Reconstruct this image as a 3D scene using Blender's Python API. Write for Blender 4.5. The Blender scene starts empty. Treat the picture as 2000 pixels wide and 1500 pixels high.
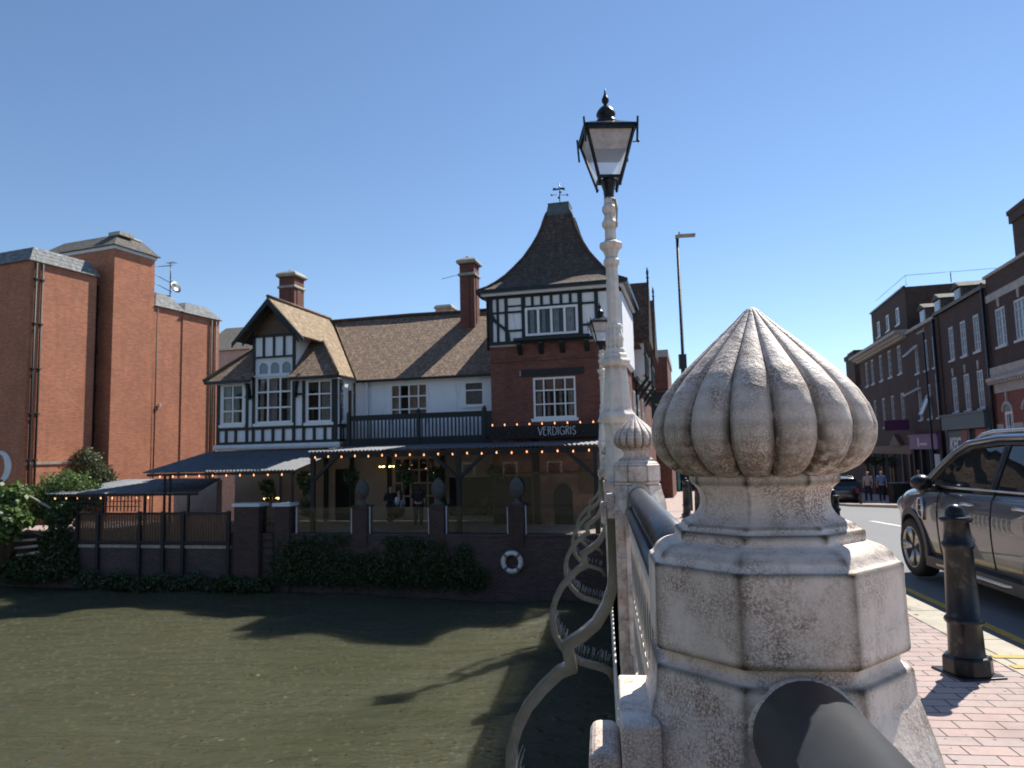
import bpy, bmesh, math, random
import numpy as np
from math import sin, cos, pi, radians as R, sqrt, atan2
from mathutils import Matrix, Vector
random.seed(11)
SC = bpy.context.scene
COL = SC.collection
# ------------------------------------------------------------------ camera
def make_camera():
    y, p, r = R(7.1), R(5.6), R(-1.4)
    F = Vector((-sin(y)*cos(p), cos(y)*cos(p), sin(p)))
    R0 = Vector((cos(y), sin(y), 0)); U0 = R0.cross(F)
    X = R0*cos(r)+U0*sin(r); U = -R0*sin(r)+U0*cos(r); B = -F
    cam = bpy.data.cameras.new('camera'); o = bpy.data.objects.new('camera', cam); COL.objects.link(o)
    o.matrix_world = Matrix(((X[0], U[0], B[0], 0), (X[1], U[1], B[1], 0), (X[2], U[2], B[2], 1.38), (0, 0, 0, 1)))
    cam.sensor_width = 36; cam.lens = 36*1390/2000.; cam.clip_start = 0.05; cam.clip_end = 6000
    cam.dof.use_dof = True; cam.dof.focus_distance = 1.25; cam.dof.aperture_fstop = 10.0
    SC.camera = o
make_camera()
# ------------------------------------------------------------------ sky, sun, exposure
SUN_EL, SUN_AZ = R(49.0), R(37.0)          # azimuth from +Y towards +X
W = bpy.data.worlds.new('World'); SC.world = W; W.use_nodes = True
nt = W.node_tree; nt.nodes.clear()
sky = nt.nodes.new('ShaderNodeTexSky'); sky.sky_type = 'NISHITA'; sky.sun_disc = False
sky.sun_elevation = SUN_EL; sky.sun_rotation = SUN_AZ; sky.air_density = 1.0; sky.dust_density = 0.0; sky.ozone_density = 4.0
bg = nt.nodes.new('ShaderNodeBackground'); bg.inputs[1].default_value = 0.078
ow = nt.nodes.new('ShaderNodeOutputWorld'); nt.links.new(sky.outputs[0], bg.inputs[0]); nt.links.new(bg.outputs[0], ow.inputs[0])
sd = bpy.data.lights.new('sun', 'SUN'); sd.energy = 4.0; sd.angle = R(0.53); sd.color = (1, 0.95, 0.87)
so = bpy.data.objects.new('sun', sd); COL.objects.link(so); so.location = (20, 20, 40)
sv = Vector((sin(SUN_AZ)*cos(SUN_EL), cos(SUN_AZ)*cos(SUN_EL), sin(SUN_EL)))
so.rotation_euler = sv.to_track_quat('Z', 'Y').to_euler()
SC.view_settings.view_transform = 'Standard'; SC.view_settings.look = 'None'
SC.view_settings.gamma = 1; SC.view_settings.exposure = 0.9
SC.render.engine = 'CYCLES'
# ------------------------------------------------------------------ node helpers
def newmat(name):
    m = bpy.data.materials.new(name); m.use_nodes = True; t = m.node_tree; t.nodes.clear()
    o = t.nodes.new('ShaderNodeOutputMaterial'); b = t.nodes.new('ShaderNodeBsdfPrincipled')
    t.links.new(b.outputs[0], o.inputs[0]); return m, t, b
def N(t, typ, **k):
    n = t.nodes.new(typ)
    for a, v in k.items(): setattr(n, a, v)
    return n
def L(t, a, b): t.links.new(a, b)
def c4(c): return (c[0], c[1], c[2], 1)
def mixc(t, fac, a, b, mode='MIX'):
    n = N(t, 'ShaderNodeMix', data_type='RGBA', blend_type=mode)
    for s, v in ((0, fac), (6, a), (7, b)):
        if hasattr(v, 'is_linked'): L(t, v, n.inputs[s])
        elif s == 0: n.inputs[0].default_value = v
        else: n.inputs[s].default_value = c4(v)
    return n.outputs[2]
def noise(t, scale, detail=4, rough=.55, vec=None, stretch=None, coord='Object'):
    if vec is None:
        tc = N(t, 'ShaderNodeTexCoord'); vec = tc.outputs[coord]
    if stretch:
        mp = N(t, 'ShaderNodeMapping'); mp.inputs['Scale'].default_value = stretch; L(t, vec, mp.inputs[0]); vec = mp.outputs[0]
    n = N(t, 'ShaderNodeTexNoise'); n.inputs['Scale'].default_value = scale; n.inputs['Detail'].default_value = detail
    n.inputs['Roughness'].default_value = rough; L(t, vec, n.inputs['Vector']); return n.outputs[0]
def ramp(t, v, p0, p1, a=(0, 0, 0), b=(1, 1, 1)):
    n = N(t, 'ShaderNodeValToRGB'); e = n.color_ramp.elements
    e[0].position = p0; e[1].position = p1; e[0].color = c4(a); e[1].color = c4(b); L(t, v, n.inputs[0]); return n.outputs[0]
def bump(t, b, h, strength=.3, dist=.01):
    n = N(t, 'ShaderNodeBump'); n.inputs['Strength'].default_value = strength; n.inputs['Distance'].default_value = dist
    L(t, h, n.inputs['Height']); L(t, n.outputs[0], b.inputs['Normal']); return n
def plain(name, c, rough=.6, metal=0, var=.15, scale=6, bmp=.15, bd=.004, spec=.5, coat=0, chips=0):
    m, t, b = newmat(name)
    n = noise(t, scale, 5, .6)
    d = tuple(x*(1-var) for x in c); e = tuple(min(1, x*(1+var)) for x in c)
    k = mixc(t, ramp(t, n, .3, .7), d, e)
    if chips: k = mixc(t, ramp(t, noise(t, chips, 5, .7), .73, .75), k, (.16, .12, .09)); k = mixc(t, ramp(t, noise(t, chips*.3, 5, .7), .56, .8), k, (.11, .1, .09))
    L(t, k, b.inputs['Base Color'])
    b.inputs['Roughness'].default_value = rough; b.inputs['Metallic'].default_value = metal
    b.inputs['Specular IOR Level'].default_value = spec; b.inputs['Coat Weight'].default_value = coat; b.inputs['Coat Roughness'].default_value = .03
    if bmp: bump(t, b, noise(t, scale*8, 3), bmp, bd)
    return m
def brickmat(name, c1, c2, mortar, bw=.225, rh=.075, ms=.011, big=.35, rough=.9, dirt=(.05, .04, .035), dirtamt=.35, off=.5, bs=.5):
    m, t, b = newmat(name); uv = N(t, 'ShaderNodeUVMap')
    br = N(t, 'ShaderNodeTexBrick'); br.offset = off; br.inputs['Scale'].default_value = 1
    br.inputs['Brick Width'].default_value = bw; br.inputs['Row Height'].default_value = rh; br.inputs['Mortar Size'].default_value = ms
    br.inputs['Mortar Smooth'].default_value = .3; br.inputs['Bias'].default_value = 0
    br.inputs['Color1'].default_value = c4(c1); br.inputs['Color2'].default_value = c4(c2); br.inputs['Mortar'].default_value = c4(mortar)
    L(t, uv.outputs[0], br.inputs['Vector'])
    n1 = noise(t, .45, 6, .6, uv.outputs[0]); n2 = noise(t, 3.5, 6, .65, uv.outputs[0])
    c = mixc(t, ramp(t, n1, .3, .72), br.outputs[0], tuple(x*(1-big) for x in c2), 'MULTIPLY')
    n = t.nodes[-1]
    v = N(t, 'ShaderNodeMapRange'); v.inputs[3].default_value = 1-big; v.inputs[4].default_value = 1+big*.6; L(t, n1, v.inputs[0])
    h = N(t, 'ShaderNodeHueSaturation'); L(t, v.outputs[0], h.inputs['Value']); L(t, br.outputs[0], h.inputs['Color'])
    d = mixc(t, ramp(t, n2, .55, .8), (0, 0, 0), (dirtamt,)*3)
    out = mixc(t, d, h.outputs[0], dirt); st_ = noise(t, 1.6, 6, .7, uv.outputs[0], (1, .07, 1)); sm = N(t, 'ShaderNodeMath', operation='MULTIPLY'); L(t, ramp(t, st_, .5, .72), sm.inputs[0]); sm.inputs[1].default_value = .45; out = mixc(t, sm.outputs[0], out, tuple(x*.55 for x in c2))
    L(t, out, b.inputs['Base Color']); b.inputs['Roughness'].default_value = rough
    iv = N(t, 'ShaderNodeMath', operation='SUBTRACT'); iv.inputs[0].default_value = 1; L(t, br.outputs['Fac'], iv.inputs[1])
    ad = N(t, 'ShaderNodeMath', operation='MULTIPLY_ADD'); L(t, noise(t, 40, 3, .6, uv.outputs[0]), ad.inputs[0]); ad.inputs[1].default_value = .5; L(t, iv.outputs[0], ad.inputs[2])
    bump(t, b, ad.outputs[0], bs, .012)
    return m
def stonemat(name, base=(.9, .79, .70), speck=(.26, .15, .10), green=(.07, .055, .022), amt=1.0, sc=1.0, zlo=None):
    """cream masonry paint, worn: patches of fine brown speckle, algae in the grooves, runs and pits"""
    m, t, b = newmat(name); tc = N(t, 'ShaderNodeTexCoord'); P = tc.outputs['Object']
    big = noise(t, 4.5*sc, 4, .55, P); mid = noise(t, 13*sc, 6, .7, P); fine = noise(t, 330*sc, 5, .8, P)
    run = noise(t, 20*sc, 5, .65, P, (1, 1, .18))
    def mul(a, c, k=None):
        n = N(t, 'ShaderNodeMath', operation='MULTIPLY'); L(t, a, n.inputs[0])
        if k is None: L(t, c, n.inputs[1])
        else: n.inputs[1].default_value = k
        return n.outputs[0]
    c = mixc(t, ramp(t, big, .35, .7), base, (base[0]*.93, base[1]*.87, base[2]*.81))
    c = mixc(t, mul(mul(mul(ramp(t, fine, .42, .55), ramp(t, mid, .42, .6)), ramp(t, noise(t, 7*sc, 3, .6, P), .30, .50)), None, .95*amt), c, speck)
    c = mixc(t, mul(mul(ramp(t, run, .52, .7), ramp(t, fine, .4, .58)), None, .5*amt), c, (.3, .2, .14))
    c = mixc(t, mul(mul(ramp(t, noise(t, 6*sc, 4, .6, P, (1, 1, .7)), .55, .7), ramp(t, fine, .36, .6)), None, .5*amt), c, (.17, .12, .06))
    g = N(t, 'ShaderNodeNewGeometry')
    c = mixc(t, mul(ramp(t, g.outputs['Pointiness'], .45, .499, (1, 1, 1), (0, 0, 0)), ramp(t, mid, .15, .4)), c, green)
    at = N(t, 'ShaderNodeAttribute'); at.attribute_name = 'grime'
    c = mixc(t, mul(at.outputs['Fac'], ramp(t, noise(t, 45, 5, .75, P), .30, .52)), c, (.075, .052, .028))
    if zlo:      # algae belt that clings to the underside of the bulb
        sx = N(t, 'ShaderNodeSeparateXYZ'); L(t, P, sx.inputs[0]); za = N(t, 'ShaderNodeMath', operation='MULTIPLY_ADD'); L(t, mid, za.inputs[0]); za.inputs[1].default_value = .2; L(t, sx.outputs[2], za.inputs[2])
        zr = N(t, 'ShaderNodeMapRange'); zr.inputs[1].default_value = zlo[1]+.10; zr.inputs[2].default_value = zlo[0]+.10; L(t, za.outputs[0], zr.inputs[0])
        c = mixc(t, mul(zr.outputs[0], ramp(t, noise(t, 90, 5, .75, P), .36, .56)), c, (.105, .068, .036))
    L(t, c, b.inputs['Base Color']); b.inputs['Roughness'].default_value = .6; b.inputs['Specular IOR Level'].default_value = .35
    ad = N(t, 'ShaderNodeMath', operation='ADD'); L(t, noise(t, 60*sc, 6, .68, P), ad.inputs[0]); L(t, mid, ad.inputs[1])
    bump(t, b, ad.outputs[0], .6, .005/sc)
    return m
def glassmat(name, tint=(.02, .025, .03), trans=0., rough=.03):
    m, t, b = newmat(name)
    b.inputs['Base Color'].default_value = c4(tint); b.inputs['Roughness'].default_value = rough; b.inputs['IOR'].default_value = 1.5
    bump(t, b, noise(t, 1.3, 2), .08, .05)
    if trans:
        o = [n for n in t.nodes if n.type == 'OUTPUT_MATERIAL'][0]
        tr = N(t, 'ShaderNodeBsdfTransparent'); tr.inputs[0].default_value = (.9, .93, .92, 1)
        fr = N(t, 'ShaderNodeFresnel'); fr.inputs[0].default_value = 1.5
        mr = N(t, 'ShaderNodeMapRange'); mr.inputs[1].default_value = 0; mr.inputs[2].default_value = 1; mr.inputs[3].default_value = 1-trans; mr.inputs[4].default_value = .6; L(t, fr.outputs[0], mr.inputs[0])
        gl = N(t, 'ShaderNodeBsdfGlossy'); gl.inputs[1].default_value = .02; gl.inputs[0].default_value = (.9, .95, 1, 1)
        mx = N(t, 'ShaderNodeMixShader'); L(t, mr.outputs[0], mx.inputs[0]); L(t, tr.outputs[0], mx.inputs[1]); L(t, gl.outputs[0], mx.inputs[2])
        L(t, mx.outputs[0], o.inputs[0])
    return m
def emitmat(name, c, s):
    m, t, b = newmat(name); b.inputs['Base Color'].default_value = c4(c); b.inputs['Emission Color'].default_value = c4(c); b.inputs['Emission Strength'].default_value = s; return m
def leafmat(name, a, b2, tr=.25):
    m, t, b = newmat(name); g = N(t, 'ShaderNodeNewGeometry')
    L(t, mixc(t, g.outputs['Random Per Island'], a, b2), b.inputs['Base Color']); b.inputs['Roughness'].default_value = .5
    o = [n for n in t.nodes if n.type == 'OUTPUT_MATERIAL'][0]
    tl = N(t, 'ShaderNodeBsdfTranslucent'); L(t, mixc(t, g.outputs['Random Per Island'], a, b2), tl.inputs[0])
    mx = N(t, 'ShaderNodeMixShader'); mx.inputs[0].default_value = tr; L(t, b.outputs[0], mx.inputs[1]); L(t, tl.outputs[0], mx.inputs[2]); L(t, mx.outputs[0], o.inputs[0])
    return m
def tilemat(name, c1, c2, moss, tw=.2, rh=.14, mossamt=.5):
    m, t, b = newmat(name); uv = N(t, 'ShaderNodeUVMap')
    br = N(t, 'ShaderNodeTexBrick'); br.offset = .5; br.inputs['Scale'].default_value = 1; br.inputs['Brick Width'].default_value = tw
    br.inputs['Row Height'].default_value = rh; br.inputs['Mortar Size'].default_value = .012; br.inputs['Mortar Smooth'].default_value = .6
    br.inputs['Color1'].default_value = c4(c1); br.inputs['Color2'].default_value = c4(c2); br.inputs['Mortar'].default_value = c4(tuple(x*.3 for x in c1))
    L(t, uv.outputs[0], br.inputs['Vector'])
    n1 = noise(t, .8, 6, .65, uv.outputs[0]); n2 = noise(t, 6, 6, .7, uv.outputs[0])
    n3 = noise(t, 3.2, 3, .8, uv.outputs[0], (1, 2.5, 1))
    c = mixc(t, ramp(t, n1, .38, .62), br.outputs[0], tuple(x*.6 for x in c1))
    c = mixc(t, ramp(t, n3, .46, .6), c, tuple(x*.35 for x in c1)); c = mixc(t, ramp(t, noise(t, 2.2, 6, .8, uv.outputs[0], (2.5, 1, 1)), .52, .66), c, tuple(min(1, x*1.35) for x in c1))
    mm = N(t, 'ShaderNodeMath', operation='MULTIPLY'); L(t, ramp(t, n2, .5, .66), mm.inputs[0]); mm.inputs[1].default_value = mossamt
    c = mixc(t, mm.outputs[0], c, moss)
    L(t, c, b.inputs['Base Color']); b.inputs['Roughness'].default_value = .85
    # every course steps out over the one below
    sp = N(t, 'ShaderNodeSeparateXYZ'); L(t, uv.outputs[0], sp.inputs[0])
    dv = N(t, 'ShaderNodeMath', operation='DIVIDE'); L(t, sp.outputs[1], dv.inputs[0]); dv.inputs[1].default_value = rh
    fr = N(t, 'ShaderNodeMath', operation='FRACT'); L(t, dv.outputs[0], fr.inputs[0])
    s1 = N(t, 'ShaderNodeMath', operation='SUBTRACT'); s1.inputs[0].default_value = 1.4; L(t, fr.outputs[0], s1.inputs[1])
    s2 = N(t, 'ShaderNodeMath', operation='SUBTRACT'); L(t, s1.outputs[0], s2.inputs[0]); L(t, br.outputs['Fac'], s2.inputs[1])
    s3 = N(t, 'ShaderNodeMath', operation='ADD'); L(t, s2.outputs[0], s3.inputs[0]); L(t, n2, s3.inputs[1])
    bump(t, b, s3.outputs[0], .9, .05)
    return m
M = {}
M['stone'] = stonemat('worn_cream_paint')
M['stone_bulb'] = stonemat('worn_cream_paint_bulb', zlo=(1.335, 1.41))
M['stone_far'] = stonemat('worn_white_paint', (.84, .77, .70), amt=.6, sc=.5)
M['castiron'] = stonemat('painted_cast_iron', (.86, .79, .70), speck=(.16, .13, .1), green=(.18, .16, .1), amt=.5, sc=.8)
M['shaftpaint'] = stonemat('painted_lamp_iron', (.85, .79, .72), speck=(.25, .2, .16), green=(.22, .18, .12), amt=.45, sc=.5)
M['rail'] = plain('grey_rail_paint', (.033, .037, .043), .36, 0, .25, 14, .12, .002, .5, 0, 46)
M['black'] = plain('black_gloss_paint', (.009, .01, .013), .33, 0, .3, 9, .15, .003, .35, 0, 30)
M['blackmatt'] = plain('black_stained_timber', (.009, .01, .011), .6, 0, .3, 6, .2)
M['timber'] = plain('black_painted_timber', (.007, .011, .011), .55, 0, .3, 5, .2)
m, t, b = newmat('white_wall_paint'); uv = N(t, 'ShaderNodeTexCoord').outputs['Object']
c = mixc(t, ramp(t, noise(t, 1.4, 5, .6, uv), .3, .7), (.84, .85, .88), (.76, .77, .79)); c = mixc(t, ramp(t, noise(t, 5, 6, .7, uv, (1, 1, .12)), .55, .85), c, (.42, .41, .39))
L(t, c, b.inputs['Base Color']); b.inputs['Roughness'].default_value = .75; bump(t, b, noise(t, 12, 5, .6, uv), .25, .01); M['render'] = m
M['fascia'] = plain('white_fascia_paint', (.66, .68, .72), .6, 0, .1, 3, .1)
M['frame'] = plain('white_window_paint', (.78, .78, .78), .45, 0, .05, 4, 0)
M['frame_shaded'] = plain('shade_toned_window_paint', (.5, .51, .54), .5, 0, .1, 4, 0)  # white frame paint darkened: the right-hand row's shade is painted into the colour
M['cream'] = plain('cream_render', (.42, .34, .27), .85, 0, .12, 1.2, .2, .006)
M['curtain'] = plain('curtain_cloth', (.27, .24, .235), .9, 0, .3, 9, .3, .02)
M['orangecurtain'] = plain('terracotta_curtain_cloth', (.36, .22, .16), .9, 0, .2, 9, .3, .02)
M['dark'] = plain('dark_room', (.02, .018, .02), .9, 0, .2, 3, 0)
M['brick_red'] = brickmat('red_brick', (.25, .075, .05), (.15, .045, .032), (.13, .1, .085), dirtamt=.45)
M['brick_orange'] = brickmat('orange_brick', (.66, .235, .12), (.47, .155, .078), (.30, .19, .13), .225, .075, .012, .4, dirtamt=.22, bs=.6)
M['brick_brown'] = brickmat('brown_brick', (.10, .05, .04), (.055, .03, .026), (.08, .065, .055), dirtamt=.4)
M['brick_wall'] = brickmat('river_wall_brick', (.12, .07, .06), (.06, .045, .045), (.11, .1, .095), dirtamt=.6, bs=.8)
M['brick_bright'] = brickmat('bright_red_brick', (.3, .06, .04), (.2, .045, .03), (.2, .15, .12), dirtamt=.2)
M['coping'] = plain('stone_coping', (.36, .33, .27), .8, 0, .3, 6, .4, .01)
M['oldstone'] = plain('lichened_stone', (.085, .085, .08), .9, 0, .4, 12, .5, .02)
M['palestone'] = plain('pale_stone_trim', (.4, .365, .33), .8, 0, .2, 3, .3, .01)
M['tile'] = tilemat('clay_roof_tile', (.33, .215, .145), (.145, .09, .065), (.38, .3, .17), mossamt=.6)
M['tile_sunlit_tan'] = tilemat('painted_sunlit_tan_tile', (.48, .34, .2), (.26, .165, .1), (.42, .33, .19), mossamt=.6)  # brown roof tile lightened to tan: sunlight painted into the colour
M['tile_dark'] = tilemat('dark_moss_tile', (.15, .098, .075), (.07, .047, .037), (.19, .15, .07), mossamt=.35)
M['slate'] = tilemat('pale_slate', (.27, .28, .28), (.19, .2, .2), (.32, .31, .26), .3, .25, mossamt=.3)
M['slate_dark'] = tilemat('mossy_slate', (.14, .13, .12), (.09, .085, .08), (.22, .2, .1), .3, .2, mossamt=.6)
M['corrugated'] = plain('bitumen_corrugated_sheet', (.10, .11, .125), .6, 0, .3, 5, .3, .01)
M['lead'] = plain('lead_sheet', (.09, .11, .11), .5, 0, .3, 5, .2)
M['glass'] = glassmat('window_glass', (.02, .024, .03))
M['glass_sky_painted'] = glassmat('painted_reflection_glass', (.16, .2, .24), 0, .08)  # pale blue base colour stands in for reflected sky
M['glass_see'] = glassmat('clear_glass', trans=.985)
M['bulb'] = emitmat('warm_bulb', (1, .4, .17), 1.3)
M['flame'] = emitmat('warm_lamp', (1, .55, .14), 5)
M['ring'] = plain('lifebuoy_white', (.7, .7, .7), .5, 0, .1, 8, .05)
M['wood'] = plain('oak_brown_wood', (.11, .055, .03), .6, 0, .3, 8, .2)
M['steel'] = plain('brushed_steel', (.55, .55, .55), .3, 1, .1, 9, 0)
M['leaf'] = leafmat('hedge_leaf', (.035, .085, .02), (.16, .24, .06), .35)
M['leaf_dark'] = leafmat('ivy_leaf', (.022, .045, .016), (.07, .11, .035), .15)
M['leaf_tree'] = leafmat('tree_leaf', (.05, .075, .03), (.11, .12, .055), .3)
M['palm'] = leafmat('cordyline_leaf', (.02, .05, .02), (.07, .12, .04), .2)
M['stem'] = plain('plant_stem', (.08, .06, .04), .9)
M['skin'] = plain('skin', (.45, .27, .2), .6, 0, .05, 5, 0)
M['hair'] = plain('dark_hair', (.03, .02, .015), .6, 0, .2, 20, 0)
M['hair_grey'] = plain('grey_hair', (.4, .38, .36), .7, 0, .1, 20, 0)
M['cloth_dark'] = plain('dark_cloth', (.02, .02, .028), .9, 0, .2, 8, 0)
M['cloth_white'] = plain('white_cloth', (.62, .62, .66), .9, 0, .05, 8, 0)
M['cloth_blue'] = plain('blue_cloth', (.12, .2, .4), .9, 0, .1, 8, 0)
M['cloth_grey'] = plain('taupe_cloth', (.34, .28, .3), .9, 0, .1, 8, 0)
M['teal'] = plain('teal_paint', (.02, .2, .19), .4)
M['purple'] = plain('mauve_fascia', (.2, .075, .2), .5, 0, .05, 3, 0)
M['plum'] = plain('plum_sign', (.09, .015, .08), .5, 0, .05, 3, 0)
M['slateblue'] = plain('blue_grey_shopfront', (.075, .095, .11), .5, 0, .1, 3, 0)
M['redpanel'] = plain('red_sign_panel', (.28, .02, .03), .5, 0, .05, 3, 0)
M['letter'] = plain('white_lettering', (.75, .75, .75), .5, 0, 0, 3, 0)
M['letter_dim'] = plain('cream_lettering', (.6, .58, .6), .5, 0, 0, 3, 0)
M['gold'] = plain('gold_paint', (.4, .3, .13), .5, 0, .1, 5, 0)
M['yellow'] = plain('yellow_road_paint', (.55, .34, .06), .8, 0, .25, 20, .2)
M['whiteline'] = plain('white_road_paint', (.62, .62, .6), .8, 0, .25, 12, .2)
# ------------------------------------------------------------------ frames
class Frame:
    def __init__(s, o, deg): s.m = Matrix.Translation(Vector(o)) @ Matrix.Rotation(R(deg), 4, 'Z'); s.deg = deg
WORLD = Frame((0, 0, 0), 0)
AZ = 7.0; P0 = (0.29, 27.37, 0)
PUB = Frame(P0, -AZ)                                           # x along the front, y into the building
EAST = Frame(PUB.m @ Vector((.5, 0, 0)), 90-AZ)                # x along the street, y into the building
BRK = Frame((-24.64, 33.11, 0), -13.0)
RGT = Frame((18.68, 37.78, 0), -97.8)                          # x = towards the camera, y into the buildings
# ------------------------------------------------------------------ mesh builder
class MB:
    def __init__(s, m=None): s.v = []; s.f = []; s.m = m; s.sm = []
    def add(s, vs, fs, smooth=False):
        k = len(s.v)
        for p in vs: s.v.append(Vector(p) if s.m is None else s.m @ Vector(p))
        for f in fs: s.f.append([k+i for i in f]); s.sm.append(smooth)
        return s
    def box(s, x0, x1, y0, y1, z0, z1):
        return s.add([(x0, y0, z0), (x1, y0, z0), (x1, y1, z0), (x0, y1, z0), (x0, y0, z1), (x1, y0, z1), (x1, y1, z1), (x0, y1, z1)],
                     [(0, 3, 2, 1), (4, 5, 6, 7), (0, 1, 5, 4), (1, 2, 6, 5), (2, 3, 7, 6), (3, 0, 4, 7)])
    def quad(s, *p): return s.add(p, [tuple(range(len(p)))])
    def slab(s, pts, th):
        """solid plate: outline pts (3D, any plane) given thickness th against its normal"""
        P = [Vector(p) for p in pts]; n = Vector((0, 0, 0))
        for i in range(len(P)): n += P[i].cross(P[(i+1) % len(P)])
        n.normalize(); Q = [p-n*th for p in P]; k = len(P)
        return s.add(P+Q, [tuple(range(k)), tuple(range(2*k-1, k-1, -1))]+[(i, k+i, k+(i+1) % k, (i+1) % k) for i in range(k)])
    def extr(s, pts, axis, a, b):
        """outline of 2-D points extruded along axis 'x','y' or 'z'"""
        def q(p, w): return (w, p[0], p[1]) if axis == 'x' else ((p[0], w, p[1]) if axis == 'y' else (p[0], p[1], w))
        k = len(pts)
        return s.add([q(p, a) for p in pts]+[q(p, b) for p in pts], [tuple(range(k)), tuple(range(2*k-1, k-1, -1))]+[(i, k+i, k+(i+1) % k, (i+1) % k) for i in range(k)])
    def tube(s, path, r, n=8, closed=False, smooth=True, sx=1., sy=1., up=(0, 0, 1)):
        P = [Vector(p) for p in path]; vs = []; K = len(P)
        rr = r if hasattr(r, '__len__') else [r]*K
        for i, p in enumerate(P):
            a = P[(i-1) % K] if (closed or i > 0) else p; b = P[(i+1) % K] if (closed or i < K-1) else p
            d = (b-a).normalized(); u = Vector(up)
            if abs(d.dot(u)) > .98: u = Vector((1, 0, 0))
            e = d.cross(u).normalized(); w = e.cross(d).normalized()
            for j in range(n):
                t = 2*pi*(j+.5)/n; vs.append(p+e*cos(t)*rr[i]*sx+w*sin(t)*rr[i]*sy)
        fs = []
        for i in range(K if closed else K-1):
            for j in range(n): fs.append((i*n+j, i*n+(j+1) % n, ((i+1) % K)*n+(j+1) % n, ((i+1) % K)*n+j))
        if not closed: fs += [tuple(range(n-1, -1, -1)), tuple((K-1)*n+j for j in range(n))]
        return s.add(vs, fs, smooth)
    def bar(s, a, b, w, h=None):
        """square bar from a to b"""
        return s.tube([a, b], w*.7071, 4, smooth=False, sx=1, sy=(h or w)/w)
    def lathe(s, prof, c=(0, 0, 0), n=24, smooth=True, rot=0., flat=False, fn=None):
        vs = []; K = len(prof)
        for r, z in prof:
            for j in range(n):
                t = 2*pi*j/n+rot; q = r/cos(pi/n) if flat else r
                if fn: q = fn(q, z, t)
                vs.append((c[0]+q*cos(t), c[1]+q*sin(t), c[2]+z))
        fs = [(i*n+j, i*n+(j+1) % n, (i+1)*n+(j+1) % n, (i+1)*n+j) for i in range(K-1) for j in range(n)]
        fs += [tuple(range(n-1, -1, -1)), tuple((K-1)*n+j for j in range(n))]
        return s.add(vs, fs, smooth)
    def sphere(s, c, r, n=10, sz=1.): return s.lathe([(max(.0005, r*sin(pi*i/n)), -r*sz*cos(pi*i/n)) for i in range(n+1)], c, n+4)
    def wall(s, x0, x1, z0, z1, y, holes=(), dep=.14, top=None):
        """front sheet facing -y with openings and their reveals"""
        xs = sorted({x0, x1}|{h[0] for h in holes}|{h[1] for h in holes}); zs = sorted({z0, z1}|{h[2] for h in holes}|{h[3] for h in holes})
        xs = [x for x in xs if x0 <= x <= x1]; zs = [z for z in zs if z0 <= z <= z1]
        for a, b in zip(xs, xs[1:]):
            for c, d in zip(zs, zs[1:]):
                if any(h[0] < (a+b)/2 < h[1] and h[2] < (c+d)/2 < h[3] for h in holes): continue
                s.quad((a, y, c), (b, y, c), (b, y, d), (a, y, d))
        for a, b, c, d in holes:
            s.quad((a, y, c), (a, y, d), (a, y+dep, d), (a, y+dep, c)); s.quad((b, y, d), (b, y, c), (b, y+dep, c), (b, y+dep, d))
            s.quad((a, y, d), (b, y, d), (b, y+dep, d), (a, y+dep, d)); s.quad((b, y, c), (a, y, c), (a, y+dep, c), (b, y+dep, c))
        return s
    def mesh(s, name, org=(0, 0, 0)):
        me = bpy.data.meshes.new(name); o = Vector(org)
        me.from_pydata([v-o for v in s.v], [], s.f)
        if len(s.f) < 12000:
            uv = me.uv_layers.new(name='UVMap'); data = [0.0]*(2*len(me.loops)); k = 0
            for f in s.f:
                n = Vector((0, 0, 0)); p0 = s.v[f[0]]
                for i in range(1, len(f)-1): n += (s.v[f[i]]-p0).cross(s.v[f[i+1]]-p0)
                if n.length: n.normalize()
                if abs(n.z) > .95: a = Vector((1, 0, 0)); b = Vector((0, 1, 0))
                else:
                    a = Vector((-n.y, n.x, 0)).normalized(); b = n.cross(a)
                    if abs(n.z) < .05: b = Vector((0, 0, 1))
                for i in f:
                    data[k] = s.v[i].dot(a); data[k+1] = s.v[i].dot(b); k += 2
            uv.data.foreach_set('uv', data)
        me.polygons.foreach_set('use_smooth', s.sm); me.update()
        return me
ORG = {}
def tag(o, label, cat, group=None, kind=None):
    if label: o['label'] = label
    if cat: o['category'] = cat
    if group: o['group'] = group
    if kind: o['kind'] = kind
    return o
def thing(name, fr, base, label, cat, group=None, rz=0.):
    o = bpy.data.objects.new(name, None); COL.objects.link(o); o.empty_display_size = .2
    o.matrix_world = fr.m @ Matrix.Translation(Vector(base)) @ Matrix.Rotation(rz, 4, 'Z')
    ORG[o.name] = Vector(base); return tag(o, label, cat, group)
def part(mb, name, mat, parent, label=None, mods=None, local=False):
    org = Vector((0, 0, 0)) if local else ORG[parent.name]
    me = mb.mesh(name, org); me.materials.append(M[mat] if isinstance(mat, str) else mat)
    o = bpy.data.objects.new(name, me); COL.objects.link(o); o.parent = parent; ORG[o.name] = org
    if label: o['label'] = label
    return o
def solo(mb, name, mat, fr, label, cat, group=None, kind=None):
    xs = [v.x for v in mb.v]; ys = [v.y for v in mb.v]; zs = [v.z for v in mb.v]
    org = Vector(((min(xs)+max(xs))/2, (min(ys)+max(ys))/2, min(zs)))
    me = mb.mesh(name, org); me.materials.append(M[mat] if isinstance(mat, str) else mat)
    o = bpy.data.objects.new(name, me); COL.objects.link(o); o.matrix_world = fr.m @ Matrix.Translation(org); ORG[o.name] = org
    return tag(o, label, cat, group, kind)
def struct(mb, name, mat, fr=WORLD): return solo(mb, name, mat, fr, None, None, kind='structure')
def copytree(o, parent=None):
    c = o.copy(); COL.objects.link(c); c.parent = parent
    for ch in list(o.children): copytree(ch, c)
    return c
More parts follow.
